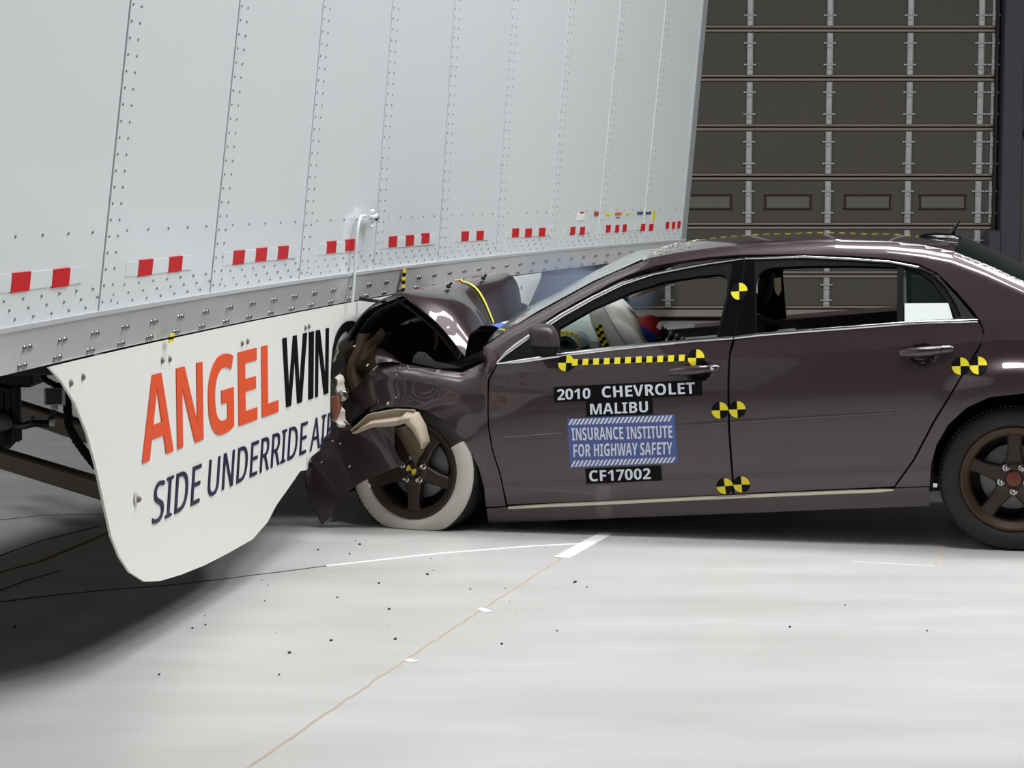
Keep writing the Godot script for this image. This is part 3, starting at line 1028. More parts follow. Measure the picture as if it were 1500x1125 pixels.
func action_camera() -> void:
	var t := thing("action_camera", "small silver-edged action camera on a jointed black arm under the trailer rail", "camera")
	var at: Vector3 = Vector3(-1.5933, 0.8991, -7.1)
	var b := MB.new()
	b.box(at, Vector3(0.072, 0.060, 0.03), 0.006, Basis(Vector3.UP, 0.25))
	put("case", b, mat("#b0b2b8", 0.35), t)
	var s := MB.new()
	s.box(at + Vector3(0.0, 0, 0.017), Vector3(0.054, 0.050, 0.004), 0.003, Basis(Vector3.UP, 0.25))
	put("screen", s, M.gloss_black, t)
	var e := MB.new()
	e.box(at + Vector3(0.034, 0, 0.010), Vector3(0.010, 0.058, 0.022), 0.003, Basis(Vector3.UP, 0.25))
	put("silver_frame", e, M.galvanised, t)
	var a := MB.new()
	a.tube([Vector3(-1.5941, 0.8632, -7.1), Vector3(-1.5993, 0.8393, -7.1), Vector3(-1.6044, 0.8225, -7.1), Vector3(-1.6191, 0.8034, -7.1)], 0.011, 8)
	a.tube([Vector3(-1.6144, 0.8034, -7.1), Vector3(-1.6667, 0.8058, -7.1), Vector3(-1.717, 0.7905, -7.15), Vector3(-1.7823, 0.7785, -7.3)], 0.013, 8)
	a.tube([Vector3(-1.6709, 0.8297, -7.1), Vector3(-1.6738, 0.8058, -7.1)], 0.007, 6)
	put("arm", a, M.black_plastic, t)
	for q in [[Vector3(-1.6036, 0.8608, -7.1), Vector3(-1.5846, 0.8608, -7.1)], [Vector3(-1.6073, 0.8104, -7.08), Vector3(-1.5907, 0.8104, -7.08)]]:
		var k := MB.new()
		k.tube(q, 0.0125, 8)
		put("clamp_screw", k, M.galvanised, t)
	var h := thing("corrugated_hose", "black corrugated hose drooping behind the edge of the white guard", "hose")
	var m := MB.new()
	var pts: Array = [Vector3(-1.6923, 0.9799, -7.3), Vector3(-1.6804, 0.9652, -7.3), Vector3(-1.6597, 0.9452, -7.25), Vector3(-1.6054, 0.9255, -7.2), Vector3(-1.5746, 0.8965, -7.2), Vector3(-1.5709, 0.8431, -7.2), Vector3(-1.5673, 0.7824, -7.2), Vector3(-1.5417, 0.7338, -7.2), Vector3(-1.5135, 0.6924, -7.2), Vector3(-1.4757, 0.6437, -7.2), Vector3(-1.4429, 0.5928, -7.25)]
	var path := []
	var rad := []
	for i in pts.size() - 1:
		for q in 6:
			path.append(pts[i].lerp(pts[i + 1], q / 6.0))
			rad.append((0.015 if i > 2 else 0.010) + (0.002 if q % 2 == 0 else 0.0))
	m.tube(path, rad, 10)
	put("hose_tube", m, M.trim_black, h)

# ---------------------------------------------------------------- car
func skin(called: String, outline: Array, m: Material, parent: Node, out := 0.0, holes := [], thick := 0.02, cell := 0.03, both := true, gap := 0.0022) -> MeshInstance3D:
	# a body panel on the near flank; with both, its twin on the far flank too
	var pl := inset(V2(outline), gap) if gap > 0.0 else V2(outline)
	var b := MB.new()
	b.panel(pl, holes, func(p): return side(p, out), thick, cell)
	var o := put(called, b, m, parent)
	if both:
		var f := MB.new()
		var mirrored := PackedVector2Array()
		for p in pl:
			mirrored.append(Vector2(-p.x, p.y))
		var mh := []
		for h in holes:
			var q := PackedVector2Array()
			for p in h:
				q.append(Vector2(-p.x, p.y))
			mh.append(q)
		f.panel(mirrored, mh, func(p): return far_side(Vector2(-p.x, p.y), out), thick, cell * 2.0)
		put(called, f, m, parent)
	return o

func build_car() -> void:
	car = thing("sedan", "dark brown four-door sedan with its crushed nose jammed under the white trailer", "car", Vector3(-0.488, 0, -9.712), deg_to_rad(-12.365))
	upper_edge = V2([Vector2(0.3524, 0.8854), Vector2(0.4515, 0.9625), Vector2(0.6412, 1.0662), Vector2(0.7982, 1.1565), Vector2(0.9553, 1.2371), Vector2(1.113, 1.3016), Vector2(1.2475, 1.3279), Vector2(1.4011, 1.3494), Vector2(1.5288, 1.3644), Vector2(1.7322, 1.3797), Vector2(1.981, 1.3952), Vector2(2.2215, 1.3872), Vector2(2.3762, 1.3712), Vector2(2.5175, 1.343), Vector2(2.682, 1.2802), Vector2(2.8323, 1.212), Vector2(3.05, 1.115), Vector2(3.25, 1.055), Vector2(3.5, 1.03), Vector2(3.8, 0.99)])
	shell()
	front_end()
	roof_and_glass()
	doors()
	stickers()
	wheels()
	cabin()

func shell() -> void:
	var outline: Array = [Vector2(0.3524, 0.8854), Vector2(0.4515, 0.9625), Vector2(0.6412, 1.0662), Vector2(0.7982, 1.1565), Vector2(0.9553, 1.2371), Vector2(1.113, 1.3016), Vector2(1.2475, 1.3279), Vector2(1.4011, 1.3494), Vector2(1.5288, 1.3644), Vector2(1.7322, 1.3797), Vector2(1.981, 1.3952), Vector2(2.2215, 1.3872), Vector2(2.3762, 1.3712), Vector2(2.5175, 1.343), Vector2(2.682, 1.2802), Vector2(2.8323, 1.212), Vector2(3.05, 1.115), Vector2(3.25, 1.055), Vector2(3.5, 1.03), Vector2(3.8, 0.99), Vector2(3.88, 0.9), Vector2(3.87, 0.45), Vector2(3.78, 0.3), Vector2(3.24, 0.26), Vector2(3.206, 0.33), Vector2(3.19, 0.45), Vector2(3.13, 0.57), Vector2(3.03, 0.66), Vector2(2.92, 0.712), Vector2(2.8379, 0.7246), Vector2(2.6883, 0.7029), Vector2(2.5916, 0.6529), Vector2(2.5125, 0.572), Vector2(2.4619, 0.4762), Vector2(2.4404, 0.3905), Vector2(2.4348, 0.2848), Vector2(2.281, 0.2738), Vector2(2.3675, 0.4041), Vector2(2.4552, 0.5837), Vector2(2.5906, 0.825), Vector2(2.659, 0.9415), Vector2(2.6627, 0.9852), Vector2(2.6562, 1.015), Vector2(2.6439, 1.0357), Vector2(2.6071, 1.0861), Vector2(2.5395, 1.1606), Vector2(2.4529, 1.2447), Vector2(2.3664, 1.2867), Vector2(2.2368, 1.3072), Vector2(2.0629, 1.3197), Vector2(1.7992, 1.3256), Vector2(1.5451, 1.3206), Vector2(1.4047, 1.3086), Vector2(1.2769, 1.2903), Vector2(1.1489, 1.2672), Vector2(1.0224, 1.2219), Vector2(0.9469, 1.1865), Vector2(0.8717, 1.1447), Vector2(0.8028, 1.1061), Vector2(0.6931, 1.0417), Vector2(0.6003, 0.9712), Vector2(0.5105, 0.9038), Vector2(0.4707, 0.8687), Vector2(0.4404, 0.8368)]
	var f := func(p: Vector2) -> Vector3: return Vector3(p.x, p.y, flank(p) - rounded(p, upper_edge, 0.06))
	var b := MB.new()
	b.panel(V2(outline), [], f, 0.02, 0.014)
	put("body_side", b, M.paint, car)
	var g := MB.new()
	var mirrored := PackedVector2Array()
	for p in outline:
		mirrored.append(Vector2(-p.x, p.y))
	g.panel(mirrored, [], func(p: Vector2):
		var q: Vector3 = f.call(Vector2(-p.x, p.y))
		return Vector3(q.x, q.y, -1.73 - q.z), 0.02, 0.05)
	put("body_side", g, M.paint, car)
	# dark gutter that shows in the gaps between panels
	var inner := MB.new()
	inner.panel(V2([Vector2(0.3896, 0.7667), Vector2(0.4404, 0.8368), Vector2(0.471, 0.8656), Vector2(0.9, 0.88), Vector2(1.5, 0.93), Vector2(2.6291, 1.0295), Vector2(2.6567, 0.9851), Vector2(2.5882, 0.8249), Vector2(2.3675, 0.4041), Vector2(2.2749, 0.267), Vector2(2.2811, 0.2027), Vector2(0.4576, 0.0787), Vector2(0.3791, 0.1121), Vector2(0.3747, 0.2971), Vector2(0.398, 0.4619), Vector2(0.3883, 0.6235)]), [], func(p): return side(p, -0.035), 0.01, 0.08)
	put("gap_seal", inner, M.dark, car)
	var rp: Array = [Vector2(0.3696, 0.1154), Vector2(0.4728, 0.1237), Vector2(1.5453, 0.2141), Vector2(2.2779, 0.2704), Vector2(2.4348, 0.2825), Vector2(2.437, 0.1844), Vector2(2.0619, 0.1582), Vector2(1.6864, 0.1296), Vector2(1.143, 0.0899), Vector2(0.5855, 0.0481), Vector2(0.3689, 0.0342)]
	var rocker := skin("rocker_panel", rp, M.paint, car)
	var st := MB.new()
	st.strip([Vector2(0.479, 0.1204), Vector2(0.6611, 0.1364), Vector2(0.9879, 0.1618), Vector2(1.31, 0.1885), Vector2(1.6271, 0.2138), Vector2(1.9395, 0.2373), Vector2(2.2168, 0.257), Vector2(2.2749, 0.2643)], func(p): return side(p, 0.0), [0.012, 0.016, 0.017, 0.017, 0.017, 0.017, 0.016, 0.006], 0.012)
	put("pale_strip", st, M.cream, rocker)
	# floor pan and rear end
	var u := MB.new()
	u.slab(1, 4, func(a, w): return Vector3(lerpf(0.45, 2.4, w), lerpf(0.09, 0.215, w), lerpf(-0.12, -1.6, a)), 0.03)
	u.slab(1, 2, func(a, w): return Vector3(lerpf(2.4, 3.8, w), lerpf(0.28, 0.36, w), lerpf(-0.2, -1.5, a)), 0.03)
	put("floor_pan", u, M.under, car)
	var s := MB.new()
	s.tube([Vector3(0.6, 0.10, -0.9), Vector3(2.2, 0.19, -0.9), Vector3(2.6, 0.26, -0.6), Vector3(3.7, 0.30, -0.45)], 0.03, 8)
	s.tube([Vector3(2.5, 0.23, -0.35), Vector3(2.5, 0.23, -1.4)], 0.035, 8)
	s.box(Vector3(2.45, 0.21, -0.24), Vector3(0.16, 0.07, 0.05), 0.01)
	put("exhaust_and_axle", s, M.rivet, car)
	var t := MB.new()
	t.slab(8, 3, func(a, w): return Vector3(3.87 + 0.06 * sin(PI * a) - 0.03 * w, lerpf(0.36, 0.98, w), lerpf(-0.06, -1.67, a)), 0.03)
	put("tail_panel", t, M.paint, car)
	var d := MB.new()
	d.slab(8, 4, func(a, w): return Vector3(lerpf(3.24, 3.87, w), lerpf(1.06, 0.985, w) + 0.03 * sin(PI * a), lerpf(-0.16, -1.57, a)), 0.02)
	put("trunk_lid", d, M.paint, car)
	for q in [[0.0, 0.287, 0.36], [2.806, 0.33, 0.40]]:
		for side_sign in [0, 1]:
			var wh := MB.new()
			wh.grid(24, 1, func(a, w): return Vector3(q[0] + cos(PI * a) * q[2], q[1] + sin(PI * a) * q[2], (lerpf(0.0, -0.34, w) if side_sign == 0 else lerpf(-1.39, -1.73, w))), true)
			put("wheel_well", wh, M.dark, car)
	for x in [0.0, 2.806]:
		for z in [-0.36, -1.37]:
			var inner_w := MB.new()
			inner_w.box(Vector3(x, 0.50, z), Vector3(0.8, 0.5, 0.02))
			put("well_liner", inner_w, M.dark, car)

func front_end() -> void:
	var crumple := func(p: Vector2) -> float:
		var k := clampf((0.46 - p.x) / 0.3, 0.0, 1.0)
		return k * (0.010 * sin(p.x * 13.0 + p.y * 7.0) + 0.006 * sin(p.y * 23.0 - p.x * 9.0 + 1.0)) + 0.035 * exp(-pow((p.x - 0.385) / 0.03, 2.0) - pow((p.y - 0.80) / 0.06, 2.0))
	var top_edge := V2([Vector2(-0.1797, 0.7872), Vector2(-0.0358, 0.7899), Vector2(0.1015, 0.7737), Vector2(0.2502, 0.7592), Vector2(0.3563, 0.8102)])
	var fo: Array = [Vector2(0.4239, 0.7973), Vector2(0.3882, 0.7319), Vector2(0.3875, 0.6331), Vector2(0.3903, 0.5138), Vector2(0.4085, 0.3968), Vector2(0.4392, 0.2956), Vector2(0.4573, 0.2072), Vector2(0.4667, 0.1288), Vector2(0.3701, 0.1207), Vector2(0.3683, 0.2111), Vector2(0.342, 0.3127), Vector2(0.285, 0.4296), Vector2(0.1897, 0.5252), Vector2(0.0861, 0.5813), Vector2(0.0055, 0.5956), Vector2(-0.1027, 0.5919), Vector2(-0.2339, 0.5505), Vector2(-0.3629, 0.4841), Vector2(-0.4121, 0.518), Vector2(-0.3733, 0.5961), Vector2(-0.2565, 0.6987), Vector2(-0.1797, 0.7872), Vector2(-0.0358, 0.7899), Vector2(0.1015, 0.7737), Vector2(0.2502, 0.7592), Vector2(0.3563, 0.8102), Vector2(0.3524, 0.8854), Vector2(0.3867, 0.8766), Vector2(0.4399, 0.8431)]
	var b := MB.new()
	b.panel(V2(fo), [], func(p): return side(p, crumple.call(p) - rounded(p, top_edge, 0.07)), 0.012, 0.018)
	var fender := put("front_fender", b, M.paint, car)
	fender.set_meta("label", "buckled front fender over the white-walled wheel")
	# the torn fold of metal at the fender's front corner
	var fold := MB.new()
	var f0: Array = [Vector3(-0.1776, 0.7911, -0.045), Vector3(-0.0426, 0.789, -0.06), Vector3(-0.2003, 0.8571, -0.125), Vector3(-0.1204, 0.829, -0.12)]
	fold.slab(6, 4, func(u: float, w: float):
		var p: Vector3 = f0[0].lerp(f0[1], u).lerp(f0[2].lerp(f0[3].lerp(f0[1], 0.55 if u > 0.5 else 0.0), u), w)
		return p + Vector3(0, 0.012 * sin(u * PI), 0.012 * sin(w * PI)), 0.004)
	put("torn_fold", fold, M.paint, fender)
	# bumper cover, pushed back over the wheel
	var bo: Array = [Vector2(-0.3348, 0.5373), Vector2(-0.257, 0.4866), Vector2(-0.1621, 0.4955), Vector2(-0.0642, 0.511), Vector2(-0.0615, 0.3999), Vector2(-0.0215, 0.3224), Vector2(-0.0891, 0.2877), Vector2(-0.1772, 0.2556), Vector2(-0.242, 0.2207), Vector2(-0.3173, 0.1623), Vector2(-0.4005, 0.0403), Vector2(-0.4419, 0.009), Vector2(-0.4791, 0.0775), Vector2(-0.5262, 0.1955), Vector2(-0.5218, 0.2917), Vector2(-0.4798, 0.3657), Vector2(-0.414, 0.4532)]
	var lip := V2([Vector2(-0.5218, 0.2917), Vector2(-0.5262, 0.1955), Vector2(-0.4791, 0.0775), Vector2(-0.4419, 0.009)])
	var b2 := MB.new()
	b2.panel(V2(bo), [], func(p: Vector2):
		var t := maxf(0.0, -0.12 - p.x)
		return Vector3(p.x, p.y, 0.055 - 0.12 * t * t + 0.008 * sin(p.x * 17.0 + p.y * 11.0) - rounded(p, lip, 0.05)), 0.006, 0.02)
	var bumper := put("bumper_cover", b2, M.paint, car)
	bumper.set_meta("label", "torn bumper cover hanging in front of the wheel")
	# bumper bar and radiator behind it, crushed against the guard
	var cr := MB.new()
	cr.slab(14, 12, func(u: float, w: float):
		return Vector3(-0.40 + 0.12 * w + 0.025 * sin(u * 19.0 + w * 5.0) + 0.02 * sin(w * 17.0 + u * 4.0), lerpf(0.12, 0.93, w), lerpf(-1.7, -0.10, u)), 0.03)
	put("crushed_radiator", cr, M.dusty, car)
	var en := MB.new()
	en.box(Vector3(0.02, 0.45, -0.86), Vector3(0.62, 0.62, 1.0), 0.04)
	en.box(Vector3(0.18, 0.46, -0.86), Vector3(0.5, 0.5, 1.05), 0.04)
	put("engine", en, M.dark, car)
	var fw := MB.new()
	fw.slab(2, 2, func(u, w): return Vector3(0.44 + 0.02 * w, lerpf(0.12, 0.90, w), lerpf(-1.68, -0.08, u)), 0.02)
	put("firewall", fw, M.dark, car)
	var fa := MB.new()
	fa.slab(6, 4, func(u, w): return Vector3(lerpf(-0.34, 0.24, u), lerpf(0.2, 1.0 + 0.12 * sin(PI * clampf(u * 1.1, 0.0, 1.0)), w), -1.56), 0.02)
	put("added_dark_sheet", fa, M.dark, car)  # added black sheet that keeps the space under the folded hood dark
	# crumpled inner sheet at the near corner
	var sh := MB.new()
	var c0: Array = [Vector3(-0.4045, 0.5576, -0.12), Vector3(-0.2099, 0.7447, -0.12), Vector3(-0.3746, 0.8248, -0.12), Vector3(-0.1915, 0.9403, -0.12)]
	sh.slab(10, 10, func(u: float, w: float):
		var p: Vector3 = c0[0].lerp(c0[1], u).lerp(c0[2].lerp(c0[3], u), w)
		return p + Vector3(0.012 * sin(w * 9.0), 0.012 * sin(u * 8.0), -0.05 * u + 0.03 * sin(u * 7.0 + w * 5.0) + 0.02 * sin(w * 13.0)), 0.006)
	put("crumpled_apron", sh, M.dusty, car)
	var br := MB.new()
	br.panel(V2([Vector2(-0.0424, 0.7865), Vector2(-0.0323, 0.8216), Vector2(-0.0103, 0.8411), Vector2(0.0206, 0.8385), Vector2(0.05, 0.8169), Vector2(0.0725, 0.7953), Vector2(0.1343, 0.7838), Vector2(0.2029, 0.7662), Vector2(0.1026, 0.7611)]), [V2([Vector2(0.0006, 0.835), Vector2(0.0074, 0.8351), Vector2(0.0082, 0.8272), Vector2(0.0014, 0.8271)]), V2([Vector2(0.0167, 0.8274), Vector2(0.0252, 0.8275), Vector2(0.026, 0.8196), Vector2(0.0175, 0.8195)])], func(p): return Vector3(p.x, p.y, -0.20), 0.006, 0.03)
	put("strut_bracket", br, M.rivet, car)
	var rod := MB.new()
	rod.tube([Vector3(-0.2736, 1.1019, -0.1), Vector3(-0.2394, 1.0957, -0.1), Vector3(-0.1882, 1.0897, -0.1), Vector3(-0.1405, 1.0837, -0.1)], [0.012, 0.009, 0.008, 0.008], 8)
	put("bent_rod", rod, M.gloss_black, car)
	# hood, folded up into a tent
	var A: Vector3 = Vector3(-0.0578, 1.1356, -0.06)
	var B: Vector3 = Vector3(0.0642, 1.1779, -1.5)
	var rim: Array = [Vector3(0.257, 0.8334, -0.06), Vector3(0.2594, 0.914, -0.12), Vector3(0.263, 0.9476, -0.26), Vector3(0.2243, 0.9333, -0.8), Vector3(0.2291, 0.9331, -1.15), Vector3(0.224, 0.9268, -1.5)]
	var rim_u := [0.0, 0.06, 0.17, 0.52, 0.76, 1.0]
	var back_edge := func(u: float) -> Vector3:
		var i := 0
		while i < 4 and u > rim_u[i + 1]:
			i += 1
		var k: float = (u - rim_u[i]) / (rim_u[i + 1] - rim_u[i])
		return (rim[i] as Vector3).cubic_interpolate_in_time(rim[i + 1], rim[maxi(i - 1, 0)], rim[mini(i + 2, 5)], k, rim_u[i + 1] - rim_u[i], (rim_u[i - 1] - rim_u[i]) if i > 0 else -0.05, (rim_u[i + 2] if i < 4 else 1.1) - rim_u[i])
	var rear_half := func(u: float, w: float) -> Vector3:
		# u from the near edge to the far, w from the windscreen up to the ridge
		var p: Vector3 = back_edge.call(u).lerp(A.lerp(B, u), w)
		p += Vector3(0.03, 0.02, 0) * sin(PI * w) * (0.4 + 0.6 * u)
		p += Vector3(0.02, 0.025, 0) * sin(PI * w) * smoothstep(0.6, 1.0, u)
		p.y += 0.045 * (1.0 - pow(maxf(0.0, 1.0 - u / 0.2), 2.0)) * sin(PI * w)
		p += Vector3(0.004, 0.005, 0) * sin(u * 9.0 + 1.2 * w * 3.0) * sin(PI * w)
		return p
	var hb := MB.new()
	hb.slab(40, 24, func(u, w): return rear_half.call(u, w), 0.008)
	var F: Vector3 = Vector3(-0.3526, 0.8901, -0.14)
	var front_half := func(u: float, w: float) -> Vector3:
		var lo := F.lerp(Vector3(-0.26, 1.02, -1.55), u)
		var p := A.lerp(B, u).lerp(lo, w)
		return p + Vector3(-0.03, 0.035, 0) * sin(PI * w) + Vector3(0, 0.012, 0) * sin(u * 8.0 + w * 3.0) * w
	hb.slab(20, 10, func(u, w): return front_half.call(u, w), 0.008)
	var hood := put("hood", hb, M.paint, car)
	hood.set_meta("label", "hood folded up into a tent with a yellow tape along its middle")
	var ins := MB.new()
	ins.slab(10, 8, func(u, w): return rear_half.call(0.01 + 0.97 * u, w) + Vector3(-0.028, -0.028, 0), 0.01)
	ins.slab(10, 8, func(u, w): return front_half.call(0.01 + 0.97 * u, w) + Vector3(0.02, -0.028, 0), 0.01)
	put("hood_lining", ins, M.dark, hood)
	var tp := MB.new()
	var zig := func(w: float) -> float: return 0.53 + (0.05 * (w - 0.85) / 0.08 if w > 0.85 and w < 0.93 else (0.05 - 0.03 * (w - 0.93) / 0.07 if w >= 0.93 else 0.0))
	tp.slab(1, 30, func(u, w): return rear_half.call(zig.call(w) + (u - 0.5) * 0.018, 0.02 + 0.98 * w) + Vector3(0.005, 0.006, 0), 0.003)
	put("yellow_tape", tp, mat("#e6dc5c", 0.5), hood)
	for q in [[0.30, 0.72], [0.70, 0.72]]:
		var nz := MB.new()
		var p: Vector3 = rear_half.call(q[0], q[1])
		nz.box(p + Vector3(0.006, 0.012, 0), Vector3(0.02, 0.014, 0.045), 0.005, Basis(Vector3(0, 0, 1), -0.9))
		nz.tube([p + Vector3(0.0, 0.008, 0), p + Vector3(0.02, 0.03, -0.01)], 0.006, 6)
		put("washer_nozzle", nz, M.trim_black, hood)
	var bt := MB.new()
	bt.slab(6, 2, func(u, w): return back_edge.call(lerpf(0.42, 0.60, u)) + Vector3(0.012 + 0.045 * w, 0.006 - 0.016 * w, 0), 0.003)
	put("blue_tape", bt, M.blue_tape, hood)
	var wt := MB.new()
	wt.slab(6, 2, func(u, w): return back_edge.call(lerpf(0.61, 0.78, u)) + Vector3(0.012 + 0.040 * w, 0.006 - 0.012 * w, 0), 0.003)
	put("white_tape", wt, M.white_print, hood)
	# cowl between hood and windscreen
	var cw := MB.new()
	cw.slab(10, 3, func(u, w): return Vector3(lerpf(0.20, 0.50, w), lerpf(0.80, 0.88, w) + 0.02 * sin(PI * u), lerpf(-1.62, -0.12, u)), 0.02)
	put("cowl", cw, M.trim_black, car)
	# torn wheel-arch liner
	var l1 := MB.new()
	var lp: Array = [Vector3(0.0134, 0.5845, 0.05), Vector3(0.0602, 0.5725, 0.05), Vector3(0.0934, 0.5148, 0.05), Vector3(0.1131, 0.4371, 0.05), Vector3(0.0862, 0.4006, 0.05)]
	var lq: Array = [Vector3(-0.0468, 0.5169, 0.1), Vector3(-0.0067, 0.5308, 0.1), Vector3(0.0332, 0.4994, 0.1), Vector3(0.0696, 0.4419, 0.1), Vector3(0.0828, 0.4098, 0.1)]
	l1.slab(16, 4, func(u: float, w: float):
		var i := mini(int(u * 4), 3)
		var k: float = u * 4 - i
		var p: Vector3 = lq[i].lerp(lq[i + 1], k).lerp(lp[i].lerp(lp[i + 1], k), w)
		return p + Vector3(0, 0, 0.03 * sin(PI * w)), 0.004)
	var l2 := MB.new()
	var m0: Array = [Vector3(-0.2714, 0.4754, 0.07), Vector3(-0.1829, 0.556, 0.07), Vector3(-0.0549, 0.5818, 0.07), Vector3(0.0455, 0.5808, 0.07)]
	var m1: Array = [Vector3(-0.2451, 0.4653, 0.09), Vector3(-0.1572, 0.5001, 0.09), Vector3(-0.043, 0.5094, 0.09), Vector3(0.024, 0.5305, 0.09)]
	l2.slab(16, 6, func(u: float, w: float):
		var i := mini(int(u * 3), 2)
		var k: float = u * 3 - i
		var p: Vector3 = m1[i].lerp(m1[i + 1], k).lerp(m0[i].lerp(m0[i + 1], k), w)
		return p + Vector3(0, 0.006 * sin(w * 7.0), 0.025 * sin(w * TAU)), 0.004)
	var liner := put("torn_liner", l2, M.beige, car)
	put("liner_flap", l1, M.beige, liner)
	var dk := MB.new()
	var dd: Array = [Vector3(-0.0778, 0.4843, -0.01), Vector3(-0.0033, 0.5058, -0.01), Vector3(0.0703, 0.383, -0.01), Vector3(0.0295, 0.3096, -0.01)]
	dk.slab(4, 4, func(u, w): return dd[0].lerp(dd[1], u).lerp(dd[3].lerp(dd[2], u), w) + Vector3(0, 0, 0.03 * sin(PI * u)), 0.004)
	put("liner_dark_side", dk, M.dusty, liner)  # darker brown sheet behind the torn liner
	# broken headlamp squeezed between bumper and guard
	var hl := MB.new()
	var hp: Array = [Vector3(-0.3393, 0.7452, 0.03), Vector3(-0.3089, 0.7195, 0.03), Vector3(-0.3128, 0.6572, 0.03), Vector3(-0.3302, 0.601, 0.03), Vector3(-0.3135, 0.5619, 0.03), Vector3(-0.2935, 0.5032, 0.03), Vector3(-0.3073, 0.4897, 0.03)]
	var hq: Array = [Vector3(-0.341, 0.7233, 0.08), Vector3(-0.3378, 0.6908, 0.08), Vector3(-0.3451, 0.6384, 0.08), Vector3(-0.3353, 0.5863, 0.08), Vector3(-0.3492, 0.5532, 0.08), Vector3(-0.363, 0.5234, 0.08), Vector3(-0.3292, 0.5079, 0.08)]
	hl.slab(24, 6, func(u: float, w: float):
		var i := mini(int(u * 6), 5)
		var k: float = u * 6 - i
		return hq[i].lerp(hq[i + 1], k).lerp(hp[i].lerp(hp[i + 1], k), w) + Vector3(0.006 * sin(u * 23.0), 0.004 * sin(u * 31.0), 0.04 * sin(PI * w)), 0.006)
	var lamp := put("broken_headlamp", hl, M.lens, car)
	var am := MB.new()
	am.prism(V2([Vector2(-0.3554, 0.6456), Vector2(-0.3181, 0.6529), Vector2(-0.3118, 0.5911), Vector2(-0.3327, 0.5318), Vector2(-0.3495, 0.5412)]), 0.085, 0.125, Transform3D(), 0.006)
	put("amber_lens", am, M.amber, lamp)
	var rf := MB.new()
	rf.lathe([Vector2(0.001, -0.03), Vector2(0.02, -0.02), Vector2(0.028, 0.0), Vector2(0.024, 0.003)], 16, Transform3D(Basis(Vector3.UP, 0.4), Vector3(-0.3016, 0.6477, 0.1)))
	put("reflector_bowl", rf, M.chrome, lamp)
	var sc := MB.new()
	var sp: Array = [Vector3(-0.3782, 0.8831, 0), Vector3(-0.3508, 0.8934, 0), Vector3(-0.3651, 0.8078, 0), Vector3(-0.3857, 0.7943, 0)]
	sc.slab(4, 4, func(u, w): return sp[3].lerp(sp[2], u).lerp(sp[0].lerp(sp[1], u), w) + Vector3(0, 0, 0.02 * sin(w * 8.0)), 0.004)
	put("lens_shard", sc, M.lens, lamp)
	var chip := MB.new()
	chip.box(Vector3.ZERO, Vector3(0.012, 0.009, 0.004), 0.001)
	var places := []
	for p in [Vector3(-0.2454, 0.8852, 0.09), Vector3(-0.1821, 0.7954, 0.09), Vector3(-0.0422, 0.6457, 0.09), Vector3(-0.0826, 0.6157, 0.09), Vector3(-0.32, 0.4175, 0.09), Vector3(-0.3573, 0.4297, 0.09), Vector3(-0.4223, 0.3919, 0.09), Vector3(-0.4126, 0.3264, 0.09), Vector3(-0.2734, 0.3106, 0.09), Vector3(-0.0383, 0.7527, 0.09), Vector3(-0.4672, 0.3282, 0.09), Vector3(-0.1759, 0.2184, 0.09)]:
		places.append(Transform3D(Basis(Vector3(1, 1, 0).normalized(), rng.randf() * 3.0).scaled(Vector3.ONE * rng.randf_range(0.5, 1.3)), p))
	multi("lens_chips", chip.mesh(), M.lens, places, bumper)

